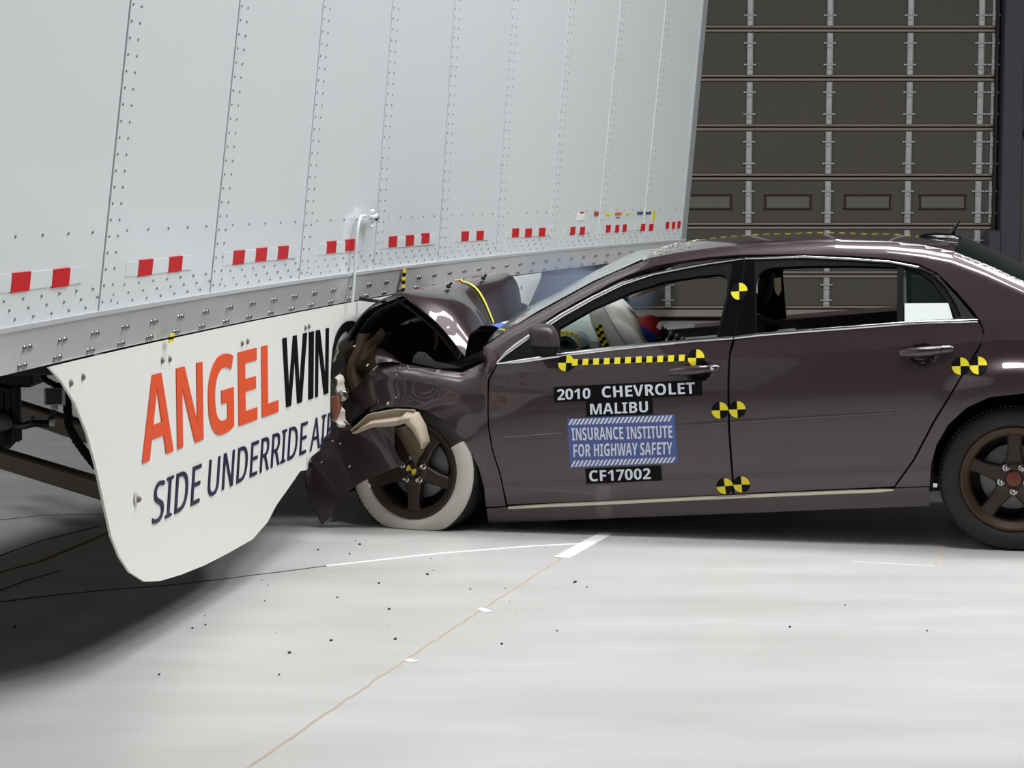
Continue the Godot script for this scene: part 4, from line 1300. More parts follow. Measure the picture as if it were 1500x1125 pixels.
func roof_and_glass() -> void:
	# roof: crowned sheet between the two upper edges
	var edge_at := func(x: float) -> Vector3:
		var p := upper_edge[0]
		for i in upper_edge.size() - 1:
			if x <= upper_edge[i + 1].x or i == upper_edge.size() - 2:
				var k := clampf((x - upper_edge[i].x) / (upper_edge[i + 1].x - upper_edge[i].x), 0.0, 1.0)
				p = upper_edge[i].lerp(upper_edge[i + 1], k)
				break
		return Vector3(p.x, p.y, flank(p) - 0.036)
	var x0: float = 1.10
	var x1: float = 2.52
	var crown: Array = [Vector3(1.0415, 1.3073, -0.8), Vector3(1.1958, 1.3558, -0.8), Vector3(1.3662, 1.3821, -0.8), Vector3(1.5353, 1.3981, -0.8), Vector3(1.8702, 1.4112, -0.8), Vector3(2.2007, 1.4042, -0.8), Vector3(2.397, 1.3885, -0.8), Vector3(2.5919, 1.363, -0.8), Vector3(2.6567, 1.3468, -0.8)]
	var crown_at := func(x: float) -> float:
		for i in crown.size() - 1:
			if x <= crown[i + 1].x or i == crown.size() - 2:
				return lerpf(crown[i].y, crown[i + 1].y, clampf((x - crown[i].x) / (crown[i + 1].x - crown[i].x), -0.3, 1.3))
		return 1.4
	var roof_f := func(u: float, w: float) -> Vector3:
		var x := lerpf(x0, x1, u)
		var e: Vector3 = edge_at.call(x)
		var s := 2.0 * w - 1.0
		var c: float = crown_at.call(x) - e.y
		return Vector3(x + 0.03 * (1 - s * s) * (2 * u - 1), e.y + c * (1.0 - pow(absf(s), 2.6)), -0.865 - (e.z + 0.865) * s)
	var r := MB.new()
	r.slab(48, 32, func(u, w): return roof_f.call(u, w), 0.02)
	var roof := put("roof", r, M.paint, car)
	for k in 22:
		var tp := MB.new()
		tp.slab(1, 1, func(u, w): return roof_f.call(0.10 + (k + u * 0.5) * 0.036, 0.5 + (w - 0.5) * 0.02) + Vector3(0, 0.004, 0), 0.002)
		put("yellow_dash", tp, M.marker_yellow, roof)
	var an := MB.new()
	var ap: Vector3 = roof_f.call(0.93, 0.5)
	an.lathe([Vector2(0.11, 0.0), Vector2(0.10, 0.012), Vector2(0.07, 0.024), Vector2(0.001, 0.030)], 20, Transform3D(Basis(Vector3(1, 0, 0), Vector3(0, 0, -0.45), Vector3(0, 1, 0)), ap))
	var ant := put("antenna_base", an, M.gloss_black, roof)
	var fin := MB.new()
	fin.tube([ap + Vector3(0.055, 0.012, 0), ap + Vector3(0.075, 0.05, 0), ap + Vector3(0.10, 0.095, 0)], [0.016, 0.011, 0.003], 8)
	put("antenna_mast", fin, M.gloss_black, ant)
	var cr := MB.new()
	cr.box(Vector3.ZERO, Vector3(0.010, 0.005, 0.010), 0.001)
	var places := []
	for k in 130:
		var q: Vector3 = roof_f.call(rng.randf_range(0.0, 0.14), rng.randf_range(0.03, 0.6))
		places.append(Transform3D(Basis.from_euler(Vector3(rng.randf(), rng.randf() * 6.0, rng.randf())).scaled(Vector3.ONE * rng.randf_range(0.3, 0.9)), q + Vector3(0, 0.003, 0)))
	multi("glass_crumbs", cr.mesh(), M.lens, places, roof)
	# windscreen
	var ws := MB.new()
	ws.slab(24, 20, func(u: float, w: float):
		var p := upper_edge[0].lerp(upper_edge[1], 0.0)
		var x := lerpf(upper_edge[0].x + 0.005, x0 + 0.02, u)
		var e: Vector3 = edge_at.call(x)
		var s := 2.0 * w - 1.0
		var c: float = crown_at.call(x0) - e.y
		var k: float = 1.0 - s * s
		return Vector3(x - lerpf(0.047, 0.03, u) * k, e.y + lerpf(0.068, clampf(c, 0.02, 0.07), u * u * u) * k - 0.004, -0.865 - (e.z + 0.865) * s), 0.005)
	put("windshield", ws, M.glass, car)
	var wm := MB.new()
	wm.tube([edge_at.call(0.36) + Vector3(0, 0.004, 0), edge_at.call(0.6) + Vector3(0, 0.004, 0), edge_at.call(0.85) + Vector3(0, 0.004, 0), edge_at.call(1.08) + Vector3(0, 0.004, 0)], 0.004, 6)
	put("windshield_moulding", wm, M.trim_black, car)
	var rg := MB.new()
	rg.slab(16, 16, func(u: float, w: float):
		var x := lerpf(x1 + 0.005, 3.24, u)
		var e: Vector3 = edge_at.call(x)
		var s := 2.0 * w - 1.0
		var bulge := 0.10 * (1.0 - pow(absf(s), 2.4))
		return Vector3(x + bulge * 0.3, e.y - 0.014 + bulge * 0.75 * (1.0 - 0.55 * u), -0.865 - (e.z + 0.845) * s), 0.005)
	put("rear_window", rg, M.tinted, car)

func doors() -> void:
	var fd: Array = [Vector2(0.4269, 0.8021), Vector2(0.759, 0.8505), Vector2(1.1444, 0.8993), Vector2(1.5368, 0.9367), Vector2(1.5235, 0.8783), Vector2(1.5207, 0.7622), Vector2(1.5268, 0.5188), Vector2(1.5431, 0.3015), Vector2(1.5455, 0.2175), Vector2(0.9885, 0.1704), Vector2(0.4736, 0.1325), Vector2(0.4606, 0.2073), Vector2(0.4425, 0.2957), Vector2(0.4118, 0.3969), Vector2(0.3936, 0.5138), Vector2(0.3908, 0.6332), Vector2(0.3915, 0.732)]
	var rd: Array = [Vector2(1.5431, 0.9368), Vector2(1.6459, 0.9553), Vector2(1.8664, 0.9756), Vector2(2.304, 1.0157), Vector2(2.638, 1.0326), Vector2(2.6518, 1.0119), Vector2(2.6567, 0.9851), Vector2(2.653, 0.9414), Vector2(2.5852, 0.8248), Vector2(2.4491, 0.5851), Vector2(2.3615, 0.404), Vector2(2.2764, 0.2753), Vector2(1.9397, 0.249), Vector2(1.5487, 0.2192), Vector2(1.5456, 0.3015), Vector2(1.5299, 0.5189), Vector2(1.5239, 0.7622), Vector2(1.5273, 0.8784)]
	var bowl := func(c: Vector2, p: Vector2) -> float:
		var q := (p - c) / Vector2(0.062, 0.052)
		var k := maxf(0.0, 1.0 - q.length_squared())
		return -0.045 * k * k * (3.0 - 2.0 * k)
	var c1: Vector2 = Vector2(1.3857, 0.7924)
	var c2: Vector2 = Vector2(2.3921, 0.8876)
	for k in 2:
		var b := MB.new()
		var centre := c1 if k == 0 else c2
		b.panel(inset(V2(fd if k == 0 else rd), 0.0035), [], func(p): return side(p, bowl.call(centre, p)), 0.03, 0.014)
		var o := put("front_door" if k == 0 else "rear_door", b, M.paint, car)
		var far := MB.new()
		var mirrored := PackedVector2Array()
		for p in (fd if k == 0 else rd):
			mirrored.append(Vector2(-p.x, p.y))
		far.panel(mirrored, [], func(p): return far_side(Vector2(-p.x, p.y)), 0.05, 0.08)
		put("front_door" if k == 0 else "rear_door", far, M.paint, car)
		var hpath: Array = [Vector2(1.2528, 0.7836), Vector2(1.3097, 0.791), Vector2(1.3729, 0.7968), Vector2(1.4232, 0.8024)] if k == 0 else [Vector2(2.2985, 0.8874), Vector2(2.3588, 0.8945), Vector2(2.4189, 0.9001), Vector2(2.4729, 0.9056)]
		var h := MB.new()
		var tube_path := []
		var rad := []
		for i in 13:
			var u := i / 12.0
			var j := mini(int(u * 3), 2)
			var p: Vector2 = hpath[j].lerp(hpath[j + 1], u * 3 - j)
			tube_path.append(side(p, -0.014 + 0.030 * sqrt(sin(PI * clampf(u * 0.9 + 0.02, 0, 1)))))
			rad.append(0.0225 * (0.55 + 0.45 * sin(PI * clampf(0.12 + u * 0.7, 0, 1))))
		h.tube(tube_path, rad, 12)
		var hd := put("door_handle", h, M.paint, o)
		var lp: Array = [Vector2(1.4264, 0.8025), Vector2(1.4735, 0.8065)] if k == 0 else [Vector2(2.4759, 0.9072), Vector2(2.5237, 0.911)]
		var lk := MB.new()
		lk.tube([side(lp[0], 0.008), side(lp[0].lerp(lp[1], 0.8), 0.006), side(lp[1], -0.004)], [0.0195, 0.019, 0.011], 12)
		put("handle_cap", lk, M.paint, o)
		if k == 0:
			var ky := MB.new()
			ky.lathe([Vector2(0.001, 0.004), Vector2(0.008, 0.003), Vector2(0.009, 0.0)], 12, Transform3D(Basis(), side(Vector2(1.4483, 0.8076), 0.0265)))
			put("key_lock", ky, M.chrome, o)
		var mo := MB.new()
		mo.strip([Vector2(0.4737, 0.4557), Vector2(0.5723, 0.4653), Vector2(0.6705, 0.4752), Vector2(0.7585, 0.4839)] if k == 0 else [Vector2(1.5342, 0.5587), Vector2(1.7834, 0.5819), Vector2(2.0604, 0.6056), Vector2(2.2794, 0.6246)], func(p): return side(p), 0.021, 0.008)
		put("side_moulding", mo, M.paint, o)
		if k == 0:
			var m2 := MB.new()
			m2.strip([Vector2(1.2946, 0.5368), Vector2(1.3611, 0.5435), Vector2(1.4399, 0.5508), Vector2(1.5185, 0.5583)], func(p): return side(p), 0.021, 0.008)
			put("side_moulding", m2, M.paint, o)
	# window frames: everything between the bright trim and the openings
	var front_open := V2([Vector2(0.723, 0.8514), Vector2(0.7121, 0.976), Vector2(0.8654, 1.066), Vector2(1.042, 1.1435), Vector2(1.2004, 1.1954), Vector2(1.3534, 1.2204), Vector2(1.4554, 1.2308), Vector2(1.4815, 1.2232), Vector2(1.4941, 1.2015), Vector2(1.4933, 1.1363), Vector2(1.4743, 1.0309), Vector2(1.4545, 0.9108)])
	var rear_open := V2([Vector2(1.6425, 0.9293), Vector2(1.6284, 1.1874), Vector2(1.6358, 1.2247), Vector2(1.6581, 1.2498), Vector2(1.7016, 1.2642), Vector2(1.8525, 1.2717), Vector2(2.0648, 1.275), Vector2(2.2688, 1.2721), Vector2(2.2773, 0.9942)])
	var quarter := V2([Vector2(2.2965, 1.2693), Vector2(2.3674, 1.25), Vector2(2.4295, 1.208), Vector2(2.4983, 1.1148), Vector2(2.5295, 1.067), Vector2(2.5299, 1.046), Vector2(2.5, 1.0366), Vector2(2.3039, 1.0217)])
	var fo: Array = [Vector2(0.4264, 0.8084), Vector2(0.4719, 0.8562), Vector2(0.5152, 0.8898), Vector2(0.6051, 0.954), Vector2(0.7235, 1.0336), Vector2(0.8613, 1.114), Vector2(0.9998, 1.1808), Vector2(1.1395, 1.2262), Vector2(1.2799, 1.2542), Vector2(1.3944, 1.2756), Vector2(1.5657, 1.3004), Vector2(1.5434, 0.9307), Vector2(1.1447, 0.8962), Vector2(0.7593, 0.8474)]
	var ro: Array = [Vector2(1.5657, 1.3004), Vector2(1.6229, 1.304), Vector2(1.8442, 1.3104), Vector2(2.0637, 1.3012), Vector2(2.2374, 1.2887), Vector2(2.367, 1.2653), Vector2(2.4535, 1.2173), Vector2(2.5311, 1.1333), Vector2(2.6109, 1.0472), Vector2(2.6292, 1.0265), Vector2(2.3042, 1.0096), Vector2(1.8666, 0.9711), Vector2(1.646, 0.9523), Vector2(1.5434, 0.9307)]
	for k in 2:
		var polys := Geometry2D.clip_polygons(V2(fo if k == 0 else ro), front_open if k == 0 else rear_open)
		for pl in polys:
			skin("window_frame", Array(pl), M.trim_black, car, -0.006, [quarter] if k == 1 else [], 0.03, 0.03, true, 0.0)
	skin("quarter_glass", Array(inset(quarter, -0.006)), M.tinted, car, -0.012, [], 0.004, 0.05, true, 0.0)
	var bp := skin("pillar_cover", [Vector2(1.514, 1.286), Vector2(1.5663, 1.2926), Vector2(1.541, 0.9337), Vector2(1.4616, 0.9262), Vector2(1.4862, 1.0434), Vector2(1.5053, 1.1488)], M.gloss_black, car, 0.002, [], 0.008, 0.03, true, 0.001)
	bp.set_meta("label", "black gloss pillar cover")
	skin("pillar_cover", [Vector2(1.5727, 1.2927), Vector2(1.6159, 1.2899), Vector2(1.6397, 0.9537), Vector2(1.5464, 0.9338)], M.gloss_black, car, 0.002, [], 0.008, 0.03, true, 0.001)
	# pale edge of the door seals round the openings
	for path in [[Vector2(0.8465, 1.0563), Vector2(1.042, 1.1435), Vector2(1.2004, 1.1954), Vector2(1.3534, 1.2204), Vector2(1.4554, 1.2308), Vector2(1.4815, 1.2232), Vector2(1.4941, 1.2015)], [Vector2(1.6309, 1.1441), Vector2(1.6284, 1.1874), Vector2(1.6358, 1.2247), Vector2(1.6581, 1.2498), Vector2(1.7016, 1.2642)]]:
		var sl := MB.new()
		var L := []
		for p in path:
			L.append(side(p, -0.03))
		sl.tube(L, 0.004, 6)
		put("window_seal", sl, M.beige, car)
	# bright trim
	var tr := MB.new()
	tr.strip([Vector2(0.4261, 0.8115), Vector2(0.4715, 0.8609), Vector2(0.5147, 0.8945), Vector2(0.6047, 0.9587), Vector2(0.7232, 1.0374), Vector2(0.8611, 1.1162), Vector2(0.9996, 1.1833), Vector2(1.1393, 1.2287), Vector2(1.2797, 1.2573), Vector2(1.3942, 1.2787), Vector2(1.5624, 1.3026)], func(p): return side(p), [0.006, 0.02, 0.023, 0.022, 0.021, 0.019, 0.016, 0.013, 0.012, 0.011, 0.010], 0.007)
	put("bright_trim", tr, M.chrome, car)
	var t2 := MB.new()
	t2.strip([Vector2(1.5687, 1.3033), Vector2(1.844, 1.3135), Vector2(2.0635, 1.3043), Vector2(2.2373, 1.2933), Vector2(2.3669, 1.2699)], func(p): return side(p), 0.011, 0.007)
	put("bright_trim", t2, M.chrome, car)
	var t3 := MB.new()
	t3.panel(V2([Vector2(2.3484, 1.2759), Vector2(2.3668, 1.2745), Vector2(2.4532, 1.2295), Vector2(2.54, 1.141), Vector2(2.629, 1.037), Vector2(2.5092, 1.0292), Vector2(2.5299, 1.046), Vector2(2.5597, 1.0555), Vector2(2.5408, 1.1003), Vector2(2.4877, 1.1843), Vector2(2.4274, 1.2414), Vector2(2.3577, 1.2698)]), [], func(p): return side(p, 0.004), 0.012, 0.025)
	put("bright_trim", t3, M.chrome, car)
	var t4 := MB.new()
	t4.strip([Vector2(0.4267, 0.8046), Vector2(0.5314, 0.8198), Vector2(0.7586, 0.8558), Vector2(0.952, 0.8826), Vector2(1.144, 0.9054), Vector2(1.3347, 0.9253), Vector2(1.5364, 0.9443)], func(p): return side(p), [0.008, 0.02, 0.021, 0.021, 0.020, 0.019, 0.019], 0.009)
	put("sill_trim", t4, M.chrome, car)
	var t5 := MB.new()
	t5.strip([Vector2(1.5411, 0.9444), Vector2(1.6456, 0.9593), Vector2(1.8662, 0.9802), Vector2(2.0816, 0.9993), Vector2(2.3039, 1.0199), Vector2(2.5062, 1.0307), Vector2(2.632, 1.037)], func(p): return side(p), 0.018, 0.009)
	put("sill_trim", t5, M.chrome, car)
	# sail panel and mirror
	skin("mirror_sail", [Vector2(0.4358, 0.8148), Vector2(0.5156, 0.8852), Vector2(0.6056, 0.9493), Vector2(0.6495, 0.9751), Vector2(0.7126, 0.9698), Vector2(0.7227, 0.8545), Vector2(0.5965, 0.8304)], M.trim_black, car, 0.0, [], 0.01, 0.03, true, 0.001)
	for s in 2:
		var mm := MB.new()
		var c: Vector3 = Vector3(0.677, 0.9322, 0.1)
		var turn := Basis(Vector3.UP, 0.15)
		mm.grid(28, 16, func(u: float, w: float):
			var th: float = TAU * u
			var ph: float = PI * (w - 0.5)
			var q := Vector3(signf(cos(th)) * pow(absf(cos(th)), 0.6) * pow(cos(ph), 0.5) * 0.066, signf(sin(ph)) * pow(absf(sin(ph)), 0.7) * 0.071, signf(sin(th)) * pow(absf(sin(th)), 0.6) * pow(cos(ph), 0.5) * 0.095)
			q.x += -0.012 * (q.y / 0.07) - 0.2 * maxf(0.0, q.y) * 0.3
			return c + turn * q, true)
		var arm := MB.new()
		arm.tube([c + Vector3(0.0, -0.045, -0.05), c + Vector3(-0.03, -0.055, -0.13)], [0.03, 0.035], 10)
		var mi := put("side_mirror", mm, mat("#3a3334", 0.4), car)
		var ar := put("mirror_arm", arm, M.trim_black, mi)
		var low := MB.new()
		low.grid(28, 8, func(u, w):
			var th: float = TAU * u
			var ph: float = PI * (0.42 * w - 0.5)
			var q := 1.025 * Vector3(signf(cos(th)) * pow(absf(cos(th)), 0.6) * pow(maxf(cos(ph), 0.0), 0.5) * 0.066, signf(sin(ph)) * pow(absf(sin(ph)), 0.7) * 0.071, signf(sin(th)) * pow(absf(sin(th)), 0.6) * pow(maxf(cos(ph), 0.0), 0.5) * 0.095)
			q.x += -0.012 * (q.y / 0.07)
			return c + turn * q, true)
		put("mirror_lower_shell", low, M.trim_black, mi)
		if s == 1:
			mi.transform = Transform3D(Basis(Vector3(1, 0, 0), Vector3(0, 1, 0), Vector3(0, 0, -1)), Vector3(0, 0, -1.73))

func plate(called: String, quad: Array, m: Material, out: float) -> MeshInstance3D:
	var b := MB.new()
	b.panel(V2(quad), [], func(p): return side(p, out), 0.0015, 0.03)
	return put(called, b, m, car)

func print_on(words: String, bold: bool, quad: Array, m: Material, parent: Node, out: float) -> void:
	# quad: lower left, lower right, upper right, upper left
	put("lettering", text_mesh(words, bold, func(u, w, o): return side(quad[0].lerp(quad[1], u).lerp(quad[3].lerp(quad[2], u), w), out + o), 0.0012), m, parent)

func stickers() -> void:
	var s1 := plate("name_sticker", [Vector2(0.7096, 0.6325), Vector2(1.4042, 0.6805), Vector2(1.3995, 0.7523), Vector2(0.7047, 0.7045)], M.marker_black, 0.003)
	s1.set_meta("label", "black sticker with the year and make in pale letters")
	print_on("2010", true, [Vector2(0.7257, 0.6437), Vector2(0.8812, 0.6551), Vector2(0.8801, 0.7041), Vector2(0.7213, 0.6944)], M.white_print, s1, 0.0045)
	print_on("CHEVROLET", true, [Vector2(0.9376, 0.6594), Vector2(1.3709, 0.6886), Vector2(1.3666, 0.7407), Vector2(0.9332, 0.7115)], M.white_print, s1, 0.0045)
	var s2 := plate("name_sticker", [Vector2(0.8624, 0.5691), Vector2(1.1753, 0.5878), Vector2(1.1721, 0.6629), Vector2(0.8587, 0.645)], M.marker_black, 0.0025)
	s2.set_meta("label", "black sticker with the model name in pale letters")
	print_on("MALIBU", true, [Vector2(0.8818, 0.5792), Vector2(1.1529, 0.5972), Vector2(1.1509, 0.6482), Vector2(0.8799, 0.6302)], M.white_print, s2, 0.0045)
	var s4 := plate("number_sticker", [Vector2(0.8593, 0.2489), Vector2(1.217, 0.2768), Vector2(1.211, 0.3477), Vector2(0.8536, 0.3221)], M.marker_black, 0.0025)
	s4.set_meta("label", "black sticker with a test number")
	print_on("CF17002", true, [Vector2(0.8755, 0.2617), Vector2(1.1642, 0.2822), Vector2(1.1629, 0.3341), Vector2(0.8729, 0.3145)], M.white_print, s4, 0.0045)
	var s3 := plate("institute_sticker", [Vector2(0.7839, 0.3251), Vector2(1.2923, 0.362), Vector2(1.2754, 0.5892), Vector2(0.7718, 0.5584)], M.sign_blue, 0.0032)
	s3.set_meta("label", "blue sign with white lettering and striped borders")
	print_on("INSURANCE INSTITUTE", true, [Vector2(0.7955, 0.4541), Vector2(1.2676, 0.4789), Vector2(1.2644, 0.538), Vector2(0.7911, 0.5154)], M.white_print, s3, 0.0042)
	print_on("FOR HIGHWAY SAFETY", true, [Vector2(0.801, 0.3762), Vector2(1.2656, 0.4016), Vector2(1.2659, 0.4612), Vector2(0.8002, 0.438)], M.white_print, s3, 0.0042)
	for row in 2:
		var q: Array = [Vector2(0.7749, 0.5263), Vector2(1.2781, 0.5558), Vector2(1.2754, 0.5876), Vector2(0.7734, 0.5568)] if row == 0 else [Vector2(0.7849, 0.3267), Vector2(1.2914, 0.3626), Vector2(1.2897, 0.391), Vector2(0.7828, 0.3594)]
		var st := MB.new()
		for k in 26:
			var a := (k + 0.05) / 27.0
			var e := (k + 0.62) / 27.0
			var lean := 0.035
			var pl := PackedVector2Array()
			for p in [[a, 0.06], [e, 0.06], [e + lean, 0.94], [a + lean, 0.94]]:
				var u := minf(p[0], 0.998)
				pl.append(q[0].lerp(q[1], u).lerp(q[3].lerp(q[2], u), p[1]))
			st.panel(pl, [], func(p): return side(p, 0.0042), 0.0006, 0.1)
		stuff(put("striped_border", st, M.white_print, s3))
	# round targets and the dashed tape
	var on := func(p: Vector2, o: float) -> Vector3: return side(p, o)
	var r := 0.0392
	for t in [[Vector2(0.7602, 0.8166), 0.0], [Vector2(1.3707, 0.8509), 0.02], [Vector2(1.5527, 1.154), 0.08], [Vector2(1.4861, 0.613), 0.05], [Vector2(1.5657, 0.6195), 0.05], [Vector2(1.5088, 0.2582), 0.12], [Vector2(1.586, 0.2684), 0.05], [Vector2(2.5611, 0.8362), 0.05], [Vector2(2.6385, 0.8412), 0.05]]:
		disc_target("round_target", t[0], r, on, t[1], car)
	var tp := MB.new()
	var a: Vector2 = Vector2(0.7809, 0.8198)
	var b: Vector2 = Vector2(1.3454, 0.8499)
	tp.strip([a, a.lerp(b, 0.25), a.lerp(b, 0.5), a.lerp(b, 0.75), b], func(p): return side(p, 0.003), 0.018, 0.0015)
	var dash := put("dashed_tape", tp, M.marker_black, car)
	for k in 11:
		var c: Vector2 = (Vector2(0.8021, 0.8199) as Vector2).lerp(Vector2(1.3041, 0.8497), k / 10.0)
		var pl := PackedVector2Array()
		for q in [Vector2(-1, -1), Vector2(1, -1), Vector2(1, 1), Vector2(-1, 1)]:
			pl.append(c + Vector2(q.x * 0.0135, q.y * 0.0145 + q.x * 0.0008))
		var m := MB.new()
		m.panel(pl, [], func(p): return side(p, 0.0062), 0.001, 0.1)
		put("yellow_square", m, M.marker_yellow, dash)

func wheel(called: String, at: Vector3, turn: float, spin: float, sidewall: Material, metal: Material, lip: Material, flat: float, cap: Material) -> Node3D:
	var t := Node3D.new()
	t.name = numbered(called, car)
	car.add_child(t, true)
	t.transform = Transform3D(Basis(Vector3.UP, turn), at)
	var squash := func(p: Vector3) -> Vector3:
		if flat > 0.0 and p.y < -flat:
			var over := -flat - p.y
			p.y = -flat - over * 0.02
			p.z += 0.35 * over * (1.0 if p.z > -0.11 else -1.0)
		return p
	var b := MB.new()
	b.lathe([Vector2(0.322, -0.205), Vector2(0.331, -0.18), Vector2(0.334, -0.11), Vector2(0.331, -0.04), Vector2(0.322, -0.016)], 72, Transform3D(), squash)
	b.lathe([Vector2(0.225, -0.20), Vector2(0.28, -0.222), Vector2(0.322, -0.205)], 48, Transform3D(), squash)
	var tyre := put("tire", b, M.tire, t)
	# the front tire's face is white below and dark up in the wheel arch
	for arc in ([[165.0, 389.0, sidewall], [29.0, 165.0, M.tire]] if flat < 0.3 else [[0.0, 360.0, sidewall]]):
		var sw := MB.new()
		var pr := [Vector2(0.324, -0.020), Vector2(0.318, -0.008), Vector2(0.305, 0.002), Vector2(0.285, 0.008), Vector2(0.262, 0.006), Vector2(0.246, -0.002), Vector2(0.236, -0.012)]
		sw.grid(56, 6, func(u, w):
			var q: Vector2 = pr[roundi(w * 6)]
			var a := deg_to_rad(lerpf(arc[0], arc[1], u))
			return squash.call(Vector3(cos(a) * q.x, sin(a) * q.x, q.y)))
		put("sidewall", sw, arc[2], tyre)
	var lug := MB.new()
	lug.box(Vector3.ZERO, Vector3(0.006, 0.012, 0.022), 0.001)
	var places := []
	for k in 96:
		var a := TAU * k / 96
		var p: Vector3 = squash.call(Vector3(cos(a) * 0.3285, sin(a) * 0.3285, -0.028))
		if p.y > -flat + 0.004 or flat <= 0.0:
			places.append(Transform3D(Basis(Vector3(0, 0, 1), a), p))
	multi("tread_block", lug.mesh(), M.tire, places, tyre)
	var r := MB.new()
	r.lathe([Vector2(0.240, -0.012), Vector2(0.236, -0.002), Vector2(0.228, -0.001), Vector2(0.222, -0.008), Vector2(0.208, -0.016), Vector2(0.197, -0.024), Vector2(0.193, -0.05), Vector2(0.186, -0.16)], 72, Transform3D())
	put("rim", r, lip, t)
	var back := MB.new()
	back.lathe([Vector2(0.19, -0.16), Vector2(0.10, -0.165), Vector2(0.001, -0.165)], 40, Transform3D())
	put("wheel_back", back, M.dark, t)
	var disc := MB.new()
	disc.lathe([Vector2(0.148, -0.13), Vector2(0.148, -0.105), Vector2(0.08, -0.105), Vector2(0.08, -0.085), Vector2(0.001, -0.085)], 48, Transform3D())
	put("brake_disc", disc, M.rivet, t)
	for k in 5:
		var a := spin + TAU * k / 5
		var s := MB.new()
		var turn_to := Transform3D(Basis(Vector3(0, 0, 1), a), Vector3.ZERO)
		s.prism(PackedVector2Array([Vector2(0.03, -0.048), Vector2(0.075, -0.040), Vector2(0.14, -0.030), Vector2(0.188, -0.033), Vector2(0.203, -0.045), Vector2(0.206, 0.0), Vector2(0.203, 0.045), Vector2(0.188, 0.033), Vector2(0.14, 0.030), Vector2(0.075, 0.040), Vector2(0.03, 0.048)]), -0.065, -0.022, turn_to, 0.008)
		put("spoke", s, metal, t)
	var hub := MB.new()
	hub.lathe([Vector2(0.085, -0.06), Vector2(0.083, -0.03), Vector2(0.076, -0.020), Vector2(0.045, -0.018), Vector2(0.040, -0.024), Vector2(0.001, -0.024)], 40, Transform3D())
	put("hub", hub, metal, t)
	var c := MB.new()
	c.lathe([Vector2(0.037, -0.024), Vector2(0.036, -0.014), Vector2(0.030, -0.009), Vector2(0.001, -0.007)], 32, Transform3D())
	var co := put("center_cap", c, cap, t)
	if flat < 0.3:
		for q in 2:
			var w := MB.new()
			var fan := PackedVector2Array([Vector2.ZERO])
			for k in 7:
				fan.append(Vector2.from_angle(PI * 0.5 + PI * q + 0.3 + PI / 2 * k / 6.0) * 0.026)
			w.prism(fan, -0.008, -0.005, Transform3D())
			put("yellow_quarter", w, M.marker_yellow, co)
	for k in 5:
		var a := spin + TAU * (k + 0.5) / 5
		var n := MB.new()
		n.lathe([Vector2(0.0125, -0.022), Vector2(0.0125, -0.004), Vector2(0.009, 0.002), Vector2(0.006, 0.002), Vector2(0.005, -0.004), Vector2(0.001, -0.004)], 6, Transform3D(Basis(), Vector3(cos(a) * 0.0585, sin(a) * 0.0585, 0.0)))
		n.lathe([Vector2(0.017, -0.0215), Vector2(0.017, -0.0195), Vector2(0.012, -0.017)], 16, Transform3D(Basis(), Vector3(cos(a) * 0.0585, sin(a) * 0.0585, 0.0)))
		put("lug_nut", n, M.chrome, t)
	return t

func wheels() -> void:
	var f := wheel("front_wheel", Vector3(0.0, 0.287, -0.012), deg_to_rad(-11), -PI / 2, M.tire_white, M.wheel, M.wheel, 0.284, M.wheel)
	f.set_meta("label", "flattened front wheel with a white-painted tire")
	var r := wheel("rear_wheel", Vector3(2.806, 0.326, -0.012), 0.0, PI / 2, M.tire, M.wheel, M.wheel_brown, 0.323, M.rust_cap)
	r.set_meta("label", "rear wheel with a black tire and brown rim")
	for x in [Vector3(0.0, 0.326, -1.72), Vector3(2.806, 0.326, -1.72)]:
		var o := r.duplicate()
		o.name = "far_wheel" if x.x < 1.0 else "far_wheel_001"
		car.add_child(o, true)
		o.transform = Transform3D(Basis(Vector3.UP, PI), x)
		o.set_meta("label", "wheel on the far flank")

func pillow(c: Vector3, size: Vector3, turn: Basis, power := 0.75) -> MB:
	var b := MB.new()
	b.grid(32, 20, func(u: float, w: float):
		var th: float = TAU * u
		var ph: float = PI * (w - 0.5)
		var cp := pow(maxf(cos(ph), 0.0), power)
		return c + turn * Vector3(signf(cos(th)) * pow(absf(cos(th)), power) * cp * size.x, signf(sin(ph)) * pow(absf(sin(ph)), power) * size.y, signf(sin(th)) * pow(absf(sin(th)), power) * cp * size.z), true)
	return b

